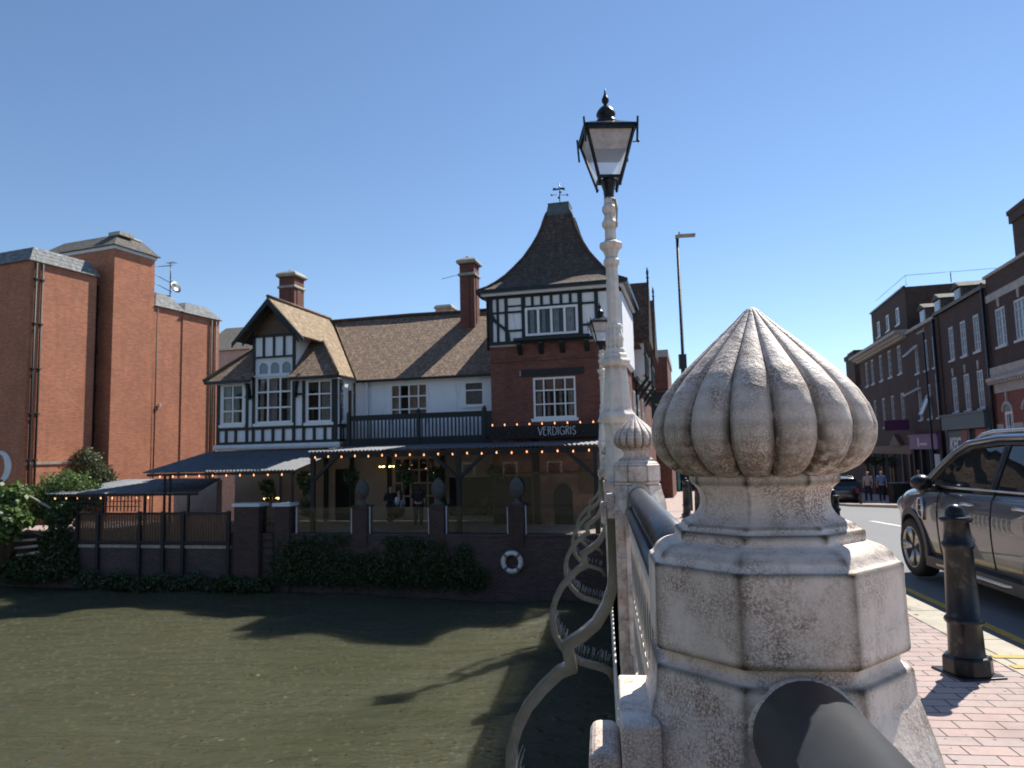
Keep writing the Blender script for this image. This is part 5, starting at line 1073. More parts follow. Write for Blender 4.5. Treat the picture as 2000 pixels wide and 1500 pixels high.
for i in range(45): m.box(1.7+i*.3, 1.85+i*.3, -.26, -.05, 4.06, 4.2)
m.box(1.78, 2.5, -.05, -.002, 1.7, 2.2); m.box(3.62, 4.58, -.05, -.002, 1.7, 2.2); m.box(5.82, 6.9, -.05, -.002, 1.7, 2.2)
part(m, 'stone_bands', 'palestone', A)
for h in lo:
    o = window(A, *h, 0, 3, 3, .05, .12, .03, .1, name='arched_window'); a = MB(); xm = (h[0]+h[1])/2; r_ = (h[1]-h[0])/2
    pr = [(xm+r_*cos(t*pi/8), 2.75+.33*sin(t*pi/8)) for t in range(9)]; pi_ = [(xm+(r_+.14)*cos(t*pi/8), 2.75+.48*sin(t*pi/8)) for t in range(9)]
    for t in range(8): a.extr([pr[t], pi_[t], pi_[t+1], pr[t+1]][::-1], 'y', -.06, -.002)
    a.extr([(xm-.06, 3.24), (xm+.06, 3.24), (xm+.1, 3.62), (xm-.1, 3.62)], 'y', -.055, -.003); part(a, 'arch_surround', 'palestone', o)
    g = MB(); g.extr(pr[::-1], 'y', -.02, -.003); part(g, 'arch_pane', 'glass_sky_painted', o)
r = MB(); r.slab([(1.9, .6, 8.9), (16, .6, 8.9), (16, 4.5, 11.2), (1.9, 4.5, 11.2)], .1); ro = part(r, 'roof', 'slate_dark', A)
m = MB(); m.box(3.2, 8.5, .8, 2.2, 8.6, 11.7); m.box(3.1, 8.6, .7, 2.3, 11.35, 11.75); m.box(3.05, 8.65, .65, 2.35, 11.75, 11.95)
part(m, 'chimney', 'brick_brown', ro)
m = MB()
for i in range(8): m.lathe([(.14, 0), (.12, .1), (.15, .14), (.12, .3)], (3.6+i*.62, 1.5, 11.95), 10)
part(m, 'chimney_pots', 'palestone', ro)
# B: KFC building
B_ = thing('quoined_brick_building', RGT, (-2, 5, -1.8), 'dark quoined brick building over a blue grey shopfront lettered KFC', 'building')
h1 = [(-4.0, -3.22, 5.9, 7.72), (-2.15, -1.35, 5.9, 7.72), (-.28, .52, 5.9, 7.72)]; h2 = [(a-.1, b-.1, 3.05, 4.95) for a, b, _, _ in h1]
block(B_, -5.9, 1.8, -2, 8.8, 10, h1+h2, 'brick_brown')
for h in h1: sash(B_, *h, keystone=False)
for h in h2: sash(B_, *h)
for xa, xb in ((-5.9, -5.35), (1.15, 1.78)):
    m = MB()
    for i in range(26): z = 2.9+i*.22; m.box(xa+(.06*(i % 2) if xa > 0 else 0), xb-(.08*(i % 2) if xa < 0 else 0), -.07, -.001, z, z+.2)
    part(m, 'quoins', 'brick_brown', B_); m = MB(); m.box(-5.95, 1.78, -.16, .3, 8.72, 8.9); part(m, 'parapet_coping', 'palestone', B_)
r = MB(); r.slab([(-5.9, .3, 8.5), (1.8, .3, 8.5), (1.8, 4.0, 11.0), (-5.9, 4.0, 11.0)], .1); ro = part(r, 'roof', 'slate_dark', B_)
m = MB(); m.box(-1.4, -1.0, 3.4, 3.8, 10.6, 11.5); m.box(-.7, -.3, 3.4, 3.8, 10.6, 11.5); part(m, 'chimney_pots', 'black', ro)
def dormer(par, x0, x1, z0, z1, y0):
    m = MB(); m.box(x0, x1, y0, y0+2.2, z0, z1); m.extr([(x0-.15, z1), (x1+.15, z1), ((x0+x1)/2, z1+.35)], 'y', y0-.15, y0+2.3); o = part(m, 'dormer', 'slate_dark', par)
    w = MB(); w.box(x0+.1, x1-.1, y0-.05, y0-.002, z0+.15, z1-.08); part(w, 'dormer_window', 'frame_shaded', o); g = MB(); g.box(x0+.2, x1-.2, y0-.06, y0-.051, z0+.25, z1-.18); part(g, 'pane', 'glass_sky_painted', o)
dormer(ro, -4.4, -3.3, 8.9, 9.9, .6)
m = MB(); m.box(-5.4, 1.0, -.3, -.001, 2.1, 2.9); m.box(-5.5, 1.1, -.36, -.3, 2.84, 2.95); part(m, 'shopfront_fascia', 'slateblue', B_)
m = MB(); m.box(-5.5, -5.2, -.1, -.001, -2, 2.1); m.box(.7, 1.0, -.1, -.001, -2, 2.1); m.box(-2.0, -1.8, -.1, -.001, -2, 2.1); part(m, 'pilasters', 'slateblue', B_)
m = MB(); m.box(-5.2, .7, -.05, -.002, -1.6, .9); part(m, 'shop_glass', 'glass', B_); m = MB(); m.box(-5.1, -2.9, -.09, -.051, .85, 2.05); sp = part(m, 'sign_panel', 'slateblue', B_); m = MB(); m.box(-2.9, -2.1, -.1, -.051, .4, 2.08); part(m, 'red_sign', 'redpanel', B_); m = MB(); m.box(-.9, .6, -.1, -.051, .6, 2.05); part(m, 'red_sign', 'redpanel', B_)
def text(s, size, fr, loc, mat, par, shear=0, ext=.01, bold=0.0):
    cu = bpy.data.curves.new('lettering', 'FONT'); cu.body = s; cu.size = size; cu.extrude = ext; cu.shear = shear; cu.offset = bold
    o = bpy.data.objects.new('lettering_tmp', cu); COL.objects.link(o); bpy.context.view_layer.update()
    me = bpy.data.meshes.new_from_object(o); bpy.data.objects.remove(o); me.materials.clear(); me.materials.append(M[mat])
    q = bpy.data.objects.new('lettering', me); COL.objects.link(q); q.parent = par
    q.location = Vector(loc)-ORG[par.name]; q.rotation_euler = (pi/2, 0, 0); return q
text('KFC', .95, RGT, (-4.95, -.1, 1.0), 'letter', sp, .25, .012, .03)
m = MB(); m.tube([(1.62, -.12, 9.0), (1.62, -.12, -1.5)], .07, 8); part(m, 'drainpipe', 'black', B_)
# C: building with tilted open windows
C_ = thing('open_windowed_brick_building', RGT, (-9, 5, -2), 'brown brick building with swung open white windows above a mauve shop fascia', 'building')
h1 = [(-10.6, -9.85, 5.85, 7.6), (-8.7, -7.95, 5.85, 7.7), (-6.95, -6.25, 5.85, 7.7)]; h2 = [(a, b, 2.9, 4.95) for a, b, _, _ in h1]
block(C_, -12.2, -5.9, -2.3, 8.7, 10, h1+h2, 'brick_brown')
for h in h1: sash(C_, *h, keystone=False, pane='glass_sky_painted')
for h in h2: sash(C_, *h, pane='glass_sky_painted')
def openlight(par, x0, x1, zt, ln, ang):
    mm = Matrix.Translation((0, 0, zt)) @ Matrix.Rotation(-ang, 4, 'X'); f = MB(mm)
    f.box(x0, x0+.07, -.06, -.0, -ln, 0); f.box(x1-.07, x1, -.06, -.0, -ln, 0); f.box(x0+.07, x1-.07, -.058, -.002, -ln, -ln+.07); f.box(x0+.07, x1-.07, -.058, -.002, -.07, 0)
    g = MB(mm); g.box(x0+.06, x1-.06, -.035, -.03, -ln+.06, -.06); o = part(f, 'open_casement', 'frame', par); part(g, 'pane', 'glass_sky_painted', o)
openlight(C_, -10.6, -9.85, 7.6, .95, R(48)); openlight(C_, -10.6, -9.85, 4.9, 1.0, R(62)); openlight(C_, -8.7, -7.95, 4.3, 1.25, R(24))
m = MB(); m.box(-12.2, -5.95, -.14, .3, 8.62, 8.8); part(m, 'parapet_coping', 'palestone', C_)
r = MB(); r.slab([(-12.2, .3, 8.4), (-5.9, .3, 8.4), (-5.9, 4.0, 10.7), (-12.2, 4.0, 10.7)], .1); ro = part(r, 'roof', 'slate_dark', C_); dormer(ro, -7.6, -6.4, 8.8, 9.9, .5); dormer(ro, -10.6, -9.4, 8.8, 9.9, .5)
m = MB(); m.box(-12.0, -6.2, -.35, -.001, 1.05, 1.9); m.box(-12.05, -6.15, -.42, -.35, 1.84, 1.96); mf = part(m, 'mauve_fascia', 'purple', C_)
m = MB(); m.box(-10.1, -9.8, -.37, -.351, 1.2, 1.75); m.box(-9.6, -8.2, -.37, -.351, 1.3, 1.42); part(m, 'fascia_logo', 'letter_dim', mf)
m = MB(); m.box(-11.8, -6.3, -.06, -.002, -2, 1.0); part(m, 'shop_glass', 'glass', C_)
m = MB()
for x in (-11.9, -10.2, -8.3, -6.3): m.box(x-.12, x+.12, -.2, -.061, -2.2, 1.04)
part(m, 'pilasters', 'blackmatt', C_)
m = MB(); m.box(-8.0, -6.9, -.1, -.065, -.5, .75); part(m, 'window_poster', 'fascia', C_)
m = MB(); m.tube([(-5.95, -.15, 8.6), (-5.95, -.15, -1.5)], .08, 8); part(m, 'drainpipe', 'black', C_)
m = MB(); m.box(-12.35, -12.28, -1.7, -.2, 2.3, 3.0); solo(m, 'projecting_sign', 'plum', RGT, 'plum projecting sign beside the mauve fascia', 'sign')
# D: tall building with classical cornice and attic
D_ = thing('corniced_brick_building', RGT, (-20, 6, -2.2), 'tall dull brick building with a deep pale cornice and a set back attic storey', 'building')
hx = [(-25.0, -24.1), (-22.9, -22.0), (-20.1, -19.2), (-17.4, -16.5), (-14.75, -13.85)]
h1 = [(a, b, 6.25, 8.2) for a, b in hx]; h2 = [(a, b, 2.7, 4.9) for a, b in hx]
block(D_, -27, -12.25, -2.6, 8.8, 12, h1+h2, 'brick_brown')
for h in h1+h2: sash(D_, *h, keystone=False, pane='glass')
m = MB(); m.box(-27.3, -12.2, -.25, .2, 8.45, 8.6); m.box(-27.5, -12.1, -.45, .2, 8.6, 8.78); m.box(-27.6, -12.0, -.75, .2, 8.78, 8.98); part(m, 'cornice', 'palestone', D_)
ha = [(-20.6, -19.7, 9.7, 10.9), (-17.8, -16.9, 9.7, 10.9), (-15.0, -14.1, 9.7, 10.9)]
w = MB(); w.wall(-22.2, -12.3, 8.95, 11.9, .15, ha, .12); w.quad((-12.3, .15, 8.8), (-12.3, 12, 8.8), (-12.3, 12, 11.9), (-12.3, .15, 11.9)); w.quad((-22.2, .15, 8.9), (-22.2, .15, 11.9), (-22.2, 12, 11.9), (-22.2, 12, 8.9)); w.quad((-22.2, .15, 11.9), (-12.3, .15, 11.9), (-12.3, 12, 11.9), (-22.2, 12, 11.9)); part(w, 'attic_wall', 'brick_brown', D_)
for h in ha: window(D_, *h, .15, 1, 2, .05, .12, .05, .08, name='attic_window')
m = MB(); m.tube([(-12.4, .3, 12.0), (-12.4, .3, 12.7), (-12.4, 8, 12.7)], .016, 5); m.tube([(-12.4, .3, 12.7), (-21, .3, 12.7)], .016, 5); m.tube([(-12.4, 3, 12.0), (-12.4, 3, 12.7)], .03, 5); m.tube([(-12.4, 6.5, 12.0), (-12.4, 6.5, 12.7)], .03, 5); m.box(-22.3, -12.25, .05, .2, 11.86, 11.98); part(m, 'roof_railing', 'black', D_)
m = MB(); m.box(-26.5, -12.6, -.12, -.001, .7, 1.3); m.extr([(-17.6, 1.3), (-14.6, 1.3), (-16.1, 2.1)], 'y', -.3, -.001)
for x in (-26.4, -23.6, -20.8, -18.2, -17.4, -14.8, -13.0): m.box(x-.16, x+.16, -.2, -.001, -2.4, .7)
part(m, 'shopfront', 'wood', D_)
m = MB(); m.box(-26.2, -13.1, -.06, -.002, -2, .7); part(m, 'shop_glass', 'dark', D_)
text('Shopping' if 0 else '', .1, RGT, (0, 0, 0), 'letter', D_) if 0 else None
for i, x in enumerate((-24.5, -21.8, -19.5, -16.1)):
    plant('hanging_basket', RGT, (x, -.5, .1), ('farthest hanging basket, at the far end of the corniced building', 'second hanging basket from the far end of the corniced building', 'third hanging basket, beside the shop pediment', 'hanging basket below the pediment, nearest the mauve shop')[i], 'flower basket', [(x, -.5, .25, .38, .3, .3), (x, -.5, 0, .25, .22, .25)], 260, .1, 'leaf_dark', 40+i, 'hanging baskets on the shopfronts')
E2 = thing('chimneyed_brick_house', RGT, (-30, 5, -2.4), 'low far brick house with a big chimney beside the corniced building', 'building')
block(E2, -44, -27.1, -3.2, 6.4, 9, [], 'brick_brown'); m = MB(); m.box(-33.0, -29.2, .0, 1.2, 5.5, 9.6); m.box(-33.2, -29.0, -.1, 1.3, 9.3, 9.7); m.box(-32.6, -29.5, .1, 1.0, 9.7, 9.95); part(m, 'chimney', 'brick_brown', E2)
m = MB(); m.box(-36.5, -35.9, 1, 1.6, 6, 10.2); m.box(-35.2, -34.8, 1, 1.6, 6, 10.2); part(m, 'chimney', 'brick_brown', E2)
r = MB(); r.extr([(-.2, 6.4), (4.5, 9.2), (9.2, 6.4)], 'x', -44.2, -27.0); part(r, 'roof', 'slate_dark', E2)
# ------------------------------------------------------------------ street lamps
def streetlight(fr, x, y, zb, zt, arm, label, r_=.06):
    t = thing('street_light', fr, (x, y, zb), label, 'street light', 'plain modern street lights')
    m = MB(); m.tube([(x, y, zb), (x, y, zb+1.2), (x, y, zb+1.25), (x, y, zt)], [r_*1.6, r_*1.6, r_, r_*.85], 12); part(m, 'pole', 'black', t)
    m = MB(); m.tube([(x, y, zt), (x, y, zt+.12)], .07, 8); m.add(*(lambda b: (b.v, b.f))(MB().box(min(x, x+arm), max(x, x+arm), y-.09, y+.09, zt+.04, zt+.13))); m.tube([(x+.08, y, zt+.12), (x+.08, y, zt+.24)], .03, 6); part(m, 'lamp_head', 'coping', t); return t
s1 = streetlight(WORLD, 2.86, 24.9, -.68, 8.75, .62, 'tall thin black street light against the sky between the column and the big onion finial')
m = MB(); m.box(2.72, 2.97, 24.8, 25.03, 4.15, 4.65); m.box(2.78, 2.91, 24.85, 24.98, 3.95, 4.15); part(m, 'control_box', 'black', s1)
streetlight(RGT, -6.3, -.6, -1.6, 7.9, -1.0, 'street light against the brick facades on the right')
# ------------------------------------------------------------------ bollards
bp = [(.118, .0), (.118, .12), (.112, .13), (.106, .3), (.118, .31), (.125, .325), (.118, .34), (.105, .35), (.09, .76), (.1, .77), (.106, .785), (.1, .8), (.086, .81), (.082, .925), (.1, .93), (.108, .945), (.1, .96), (.068, .962), (.066, .98), (.058, 1.005), (.042, 1.025), (.02, 1.036), (.001, 1.038)]
bol = thing('bollard', WORLD, (0, 0, 0), 'big black cast iron bollard on the block paving in front of the grey car', 'bollard', 'black cast iron bollards along the pavement')
m = MB(); m.lathe([(r*.86, z*.97) for r, z in bp], n=48, fn=lambda r, z, t: r*(1 if z > .9 or z < .02 else (1+.012*cos(8*t)))); part(m, 'post', 'black', bol)
m = MB(); m.extr([(-.14, -.14), (.14, -.14), (.14, .14), (-.14, .14)], 'z', -.01, .012); m.lathe([(.126, .01), (.124, .1), (.108, .112)], n=8, flat=True, rot=pi/8, smooth=False); bevel(part(m, 'base_plate', 'black', bol), .006, 2)
for x, y, l in ((2.13, 4.73, None), (2.74, 9.15, 'bollard beyond, only its domed top seen behind the big finial neck, by the road'), (1.9, 15.0, 'right one of the pair of far bollards seen in the gap under the finial'), (2.05, 18.6, 'left one of the pair of far bollards in the gap under the finial')):
    o = bol if l is None else copytree(bol); o.location = (x, y, zst(y)-(.11 if y == 9.15 else 0)); o.rotation_euler = (0, 0, R(12))
    if l: o['label'] = l
# ------------------------------------------------------------------ cars
m, t, b = newmat('grey_car_paint'); b.inputs['Base Color'].default_value = (.13, .128, .125, 1); b.inputs['Metallic'].default_value = .35; b.inputs['Roughness'].default_value = .3; b.inputs['Coat Weight'].default_value = 1; b.inputs['Coat Roughness'].default_value = .02
L(t, mixc(t, noise(t, 2.5, 5), (.075, .09, .112), (.095, .108, .132)), b.inputs['Base Color']); M['paint'] = m
m, t, b = newmat('black_car_paint'); b.inputs['Base Color'].default_value = (.012, .013, .016, 1); b.inputs['Roughness'].default_value = .25; b.inputs['Coat Weight'].default_value = 1; M['paint_black'] = m
M['clad'] = plain('grey_plastic_cladding', (.05, .05, .052), .55, 0, .1, 20, .2, .001); M['tyre'] = plain('tyre_rubber', (.018, .018, .018), .8, 0, .1, 20, .2); M['alloy'] = plain('alloy_wheel', (.5, .5, .5), .3, .9, .05, 5, 0)
M['carglass'] = glassmat('car_glass', (.012, .016, .018), 0, .01)
def interp(T, s):
    for (a, x), (b, y) in zip(T, T[1:]):
        if s <= b: return x+(y-x)*(max(0, s-a))/(b-a)
    return T[-1][1]
HW = [(0, .42), (.04, .58), (.12, .70), (.3, .81), (.6, .875), (1.0, .9), (1.6, .91), (3.4, .91), (3.9, .88), (4.15, .8), (4.26, .68), (4.3, .55)]
TP = [(0, .62), (.05, .78), (.14, .88), (.35, .955), (.7, .995), (1.1, 1.02), (1.6, 1.04), (3.6, 1.07), (4.0, 1.07), (4.2, 1.0), (4.3, .82)]
BT = [(0, .34), (.1, .24), (.5, .2), (3.8, .2), (4.2, .26), (4.3, .36)]
def sect(s):
    w, tp, zb = interp(HW, s), interp(TP, s), interp(BT, s)
    return [(0, zb), (w*.8, zb), (w*.93, zb+.03), (w*.975, zb+.14), (w*.992, .5), (w, .66), (w*.995, min(.8, tp-.12)), (w*.965, tp-.09), (w*.91, tp-.02), (w*.8, tp+.012), (w*.4, tp+.035), (0, tp+.045)]
def make_car(label, group, base):
    t = thing('parked_suv', WORLD, (0, 0, 0), label, 'car')
    ss = [0, .02, .05, .1, .18, .3, .45, .6, .8, 1.0, 1.2, 1.5, 1.9, 2.3, 2.7, 3.1, 3.4, 3.6, 3.8, 3.95, 4.08, 4.18, 4.26, 4.3]
    V = []; F = []; k = 22
    for s in ss:
        q = sect(s); ring = [(c, z) for c, z in q]+[(-c, z) for c, z in q[-2:0:-1]]; k = len(ring)
        V += [(c, -s, z) for c, z in ring]
    for i in range(len(ss)-1):
        for j in range(k): F.append((i*k+j, (i+1)*k+j, (i+1)*k+(j+1) % k, i*k+(j+1) % k))
    F.append(tuple(range(k))); F.append(tuple(len(V)-k+j for j in range(k-1, -1, -1)))
    m = MB(); m.add(V, F, True); o = part(m, 'body', 'paint', t); sb = o.modifiers.new('s', 'SUBSURF'); sb.levels = 2; sb.render_levels = 2
    cut = MB()
    for s in (.82, 3.49):
        for sd in (-1, 1):
            cut.add([(sd*(.62 if q < 40 else 1.1), -s+.375*cos(q*pi/20), .33+.375*sin(q*pi/20)) for q in range(80)], [tuple(range(39, -1, -1)) if sd > 0 else tuple(range(40)), tuple(range(40, 80)) if sd > 0 else tuple(range(79, 39, -1))]+[((j, (j+1) % 40, 40+(j+1) % 40, 40+j) if sd > 0 else ((j+1) % 40, j, 40+j, 40+(j+1) % 40)) for j in range(40)])
    cm = cut.mesh('cutter'); co = bpy.data.objects.new('cutter', cm); COL.objects.link(co); co.parent = t
    bo = o.modifiers.new('b', 'BOOLEAN'); bo.operation = 'DIFFERENCE'; bo.object = co; bo.solver = 'EXACT'
    bpy.context.view_layer.update(); dg = bpy.context.evaluated_depsgraph_get(); nm = bpy.data.meshes.new_from_object(o.evaluated_get(dg)); o.modifiers.clear(); nm.materials.clear(); nm.materials.append(M['paint']); o.data = nm
    bpy.data.objects.remove(co)
    # cabin glass, roof, pillars
    def cw(z): return .845-.30*max(0, (z-1.0))
    prof_ = [(1.0, .98), (1.22, 1.12), (1.42, 1.26), (1.66, 1.40), (1.9, 1.49), (2.3, 1.54), (3.0, 1.545), (3.6, 1.52), (3.88, 1.47), (4.02, 1.3), (4.12, 1.08), (4.13, .98)]
    g = MB(); n = len(prof_); vs = [(-cw(z), -s, z) for s, z in prof_]+[(cw(z), -s, z) for s, z in prof_]; g.add(vs, [tuple(range(n-1, -1, -1)), tuple(range(n, 2*n))]+[(i, i+1, n+i+1, n+i) for i in range(n-1)]); part(g, 'windows', 'carglass', t)
    r = MB(); top = [(1.72, 1.43), (1.86, 1.487), (2.0, 1.515), (2.3, 1.548), (3.0, 1.556), (3.6, 1.53), (3.9, 1.475), (4.0, 1.42)]
    R_ = []; kk = 11
    for s, z in top:
        for j in range(kk): f = -1+2*j/(kk-1); c = f*(cw(z)+.02); R_.append((c, -s, z+.03*(1-f**4)-(.02 if abs(f) == 1 else 0)))
    r.add(R_, [(i*kk+j, i*kk+j+1, (i+1)*kk+j+1, (i+1)*kk+j) for i in range(len(top)-1) for j in range(kk-1)], True); ro = part(r, 'roof', 'paint', t); so = ro.modifiers.new('s', 'SOLIDIFY'); so.thickness = .035; so.offset = -1
    for sd in (-1, 1):
        p = MB(); A_ = [(s, z) for s, z in prof_[:5]]; p.tube([(sd*(cw(z)+.004), -s, z) for s, z in A_]+[(sd*(cw(1.52)+.012), -s, interp(top, s)-.015) for s in (2.0, 2.5, 3.2, 3.8, 4.0)], .034, 8); part(p, 'roof_edge', 'paint', t)
        p = MB(); p.tube([(sd*(cw(z)+.006), -s-.06, z-.035) for s, z in A_[:-1]]+[(sd*(cw(1.45)+.008), -s, interp(top, s)-.065) for s in (2.0, 2.5, 3.2, 3.8)], .018, 6)
        for s0, s1, w_ in ((2.52, 2.62, .05), (3.42, 3.52, .05)): p.tube([(sd*(cw(1.03)+.003), -s0, 1.03), (sd*(cw(1.5)+.003), -s1, 1.5)], w_, 6, smooth=False, sx=1, sy=.35, up=(sd, 0, 0))
        part(p, 'pillars', 'black', t)
    for sd in (-1, 1): p = MB(); p.tube([(sd*.852, -s, 1.035+.008*s) for s in (1.25, 2, 3, 4.0)], .011, 6); part(p, 'belt_trim', 'steel', t)
    for sd in (-1, 1):
        p = MB(); p.tube([(sd*.905, -1.3, .225), (sd*.92, -1.7, .24), (sd*.92, -2.8, .24), (sd*.9, -3.0, .27), (sd*.89, -3.07, .22)], .02, 8, sy=1.3)
        part(p, 'sill_trim', 'steel', t)
    p = MB()
    for sd in (-1, 1):
        p.tube([(sd*.66, -1.95, 1.52), (sd*.665, -2.1, 1.575), (sd*.665, -2.3, 1.6), (sd*.665, -3.3, 1.6), (sd*.66, -3.55, 1.57), (sd*.65, -3.7, 1.5)], .02, 8); p.box(sd*.66-.012, sd*.66+.012, -2.15, -2.08, 1.5, 1.58); p.box(sd*.66-.012, sd*.66+.012, -3.5, -3.43, 1.5, 1.58)
    part(p, 'roof_rails', 'steel', t)
    for s in (.82, 3.49):
        for sd in (-1, 1):
            c = MB()
            for j in range(-1, 21):
                a, b2 = j*pi/20, (j+1)*pi/20
                def pt(r0, x, dx): sx = s-r0*cos(x); w = interp(HW, min(4.2, max(.1, sx))); return (sd*(w+dx), -sx, .33+r0*sin(x))
                q = [pt(.375, a, .014), pt(.375, b2, .014), pt(.44, b2, .01), pt(.44, a, .01)]; q2 = [pt(.44, a, -.02), pt(.44, b2, -.02)]; q3 = [pt(.375, a, -.05), pt(.375, b2, -.05)]
                c.quad(*(q if sd > 0 else q[::-1])); c.quad(q[3], q[2], q2[1], q2[0]); c.quad(q[0], q[1], q3[1], q3[0])
            part(c, 'wheel_arch_cladding', 'clad', t)
    for sd in (-1, 1): c = MB(); c.box(min(sd*.93, sd*.8), max(sd*.93, sd*.8), -3.08, -1.24, .19, .3); part(c, 'side_skirt', 'clad', t)
    d = MB(); 
    for sd in (-1, 1):
        for s, z1 in ((1.52, 1.03), (2.57, 1.03), (3.3, 1.05)):
            q = [(sd*(c_+.0015), -s-(.0 if z < .9 else 0), z) for c_, z in sect(s)[3:9]]; d.tube(q, .0045, 4)
        d.tube([(sd*(interp(HW, s)+.001), -s, .33) for s in (1.52, 2, 2.57, 3.0)], .004, 4)
    part(d, 'door_gaps', 'dark', t)
    for sd in (-1, 1):
        for s, z in ((2.22, .91), (3.12, .93)):
            h = MB(); h.tube([(sd*.905, -s+.11, z), (sd*.94, -s+.09, z), (sd*.945, -s, z+.004), (sd*.94, -s-.09, z), (sd*.905, -s-.11, z)], .014, 8, sy=1.2); part(h, 'door_handle', 'steel', t)
        h = MB(); c0 = Vector((sd*1.03, -1.52, 1.09)); h.lathe([(.001, -.12), (.06, -.105), (.095, -.06), (.11, 0), (.1, .06), (.06, .1), (.001, .115)], n=20)
        h.v = [Vector((c0.x+v.x*.95, c0.y+v.z*.85, c0.z+v.y*.78)) for v in h.v]; h.tube([(sd*.84, -1.53, 1.03), (sd*.96, -1.53, 1.04)], .03, 8); part(h, 'wing_mirror', 'black', t)
        h = MB(); x = sd*.905
        h.tube([(x, -1.18+a, .81+b) for a, b in ((.0, .1), (.08, .085), (.12, .02), (.11, -.06), (.07, -.11), (.0, -.12))], .013, 8, closed=True, up=(1, 0, 0)); h.tube([(x+sd*.002, -1.2, .92), (x+sd*.002, -1.2, .67)], .02, 6); h.tube([(x, -1.1, .83), (x, -1.19, .83)], .009, 6); h.tube([(x, -1.08, .77), (x, -1.19, .77)], .009, 6); part(h, 'side_vent', 'steel', t)
        h = MB(); h.sphere((sd*.66, -.2, .76), .115, 10); part(h, 'headlight', 'glass_sky_painted', t); h = MB(); h.tube([(sd*.66+.1*cos(a*pi/8), -.16, .76+.1*sin(a*pi/8)) for a in range(16)], .014, 6, True, up=(0, 1, 0)); part(h, 'headlight_ring', 'steel', t)
        h = MB(); h.box(sd*.7-.1, sd*.7+.1, -4.29, -4.2, .7, .98); part(h, 'tail_light', 'redpanel', t)
    for s in (.82, 3.49):
        for sd in (-1, 1):
            w = MB(Matrix.Translation((sd*.80, -s, .33)) @ Matrix.Rotation(sd*pi/2, 4, 'Y')); w.lathe([(.215, -.1), (.3, -.1), (.322, -.085), (.33, -.06), (.33, .06), (.322, .085), (.3, .102), (.225, .102), (.215, .08)], n=48); o = part(w, 'wheel', 'tyre', t)
            w = MB(Matrix.Translation((sd*.80, -s, .33)) @ Matrix.Rotation(sd*pi/2, 4, 'Y')); w.lathe([(.2, -.09), (.226, .09), (.232, .1), (.222, .104), (.212, .09), (.19, .02), (.06, .0), (.055, .07), (.02, .078), (.001, .078)], n=48)
            for k5 in range(5):
                a = k5*2*pi/5+.3
                for e in (-.17, .17):
                    p0 = (.05*cos(a), .05*sin(a), .06); p1 = (.14*cos(a+e*.55), .14*sin(a+e*.55), .075); p2 = (.218*cos(a+e), .218*sin(a+e), .085); w.tube([p0, p1, p2], [.03, .026, .03], 6, smooth=True)
            part(w, 'rim', 'alloy', o)
            w = MB(Matrix.Translation((sd*.78, -s, .33)) @ Matrix.Rotation(sd*pi/2, 4, 'Y')); w.lathe([(.2, -.0), (.19, .012), (.001, .012)], n=24); part(w, 'brake_disc', 'dark', o)
    u = MB(); u.box(-.6, .6, -4.1, -.3, .2, .5); u.box(-.86, .86, -3.0, -1.3, .2, .5); part(u, 'underside', 'dark', t)
    t.location = base; return t
car = make_car('grey compact suv with silver roof rails and black door mirror, parked behind the near bollard', None, (4.37, 9.62, -.12))
c2 = copytree(car); c2.name = 'parked_car'; c2['label'] = 'dark car parked far up the street on the right'
c2.location = (13.75, 46.5, zst(45)-.06); c2.rotation_euler = (0, 0, R(-6))
for ch in c2.children:
    if ch.data and ch.data.materials and ch.data.materials[0] == M['paint']: ch.data = ch.data.copy(); ch.data.materials[0] = M['paint_black']
# ------------------------------------------------------------------ people
def skinmesh(name, J, edges, mat, parent, lev=1):
    ks = list(J); me = bpy.data.meshes.new(name); me.from_pydata([J[k][:3] for k in ks], [(ks.index(a), ks.index(b)) for a, b in edges], [])
    o = bpy.data.objects.new(name, me); COL.objects.link(o)
    sk = o.modifiers.new('sk', 'SKIN'); sk.use_smooth_shade = True
    for i, k in enumerate(ks):
        d = me.skin_vertices[0].data[i]; d.radius = (J[k][3], J[k][4] if len(J[k]) > 4 else J[k][3]); d.use_root = (i == 0)
    sb = o.modifiers.new('sb', 'SUBSURF'); sb.levels = lev; sb.render_levels = lev
    bpy.context.view_layer.update(); nm = bpy.data.meshes.new_from_object(o.evaluated_get(bpy.context.evaluated_depsgraph_get())); bpy.data.objects.remove(o)
    nm.materials.clear(); nm.materials.append(M[mat]); o = bpy.data.objects.new(name, nm); COL.objects.link(o); o.parent = parent; return o
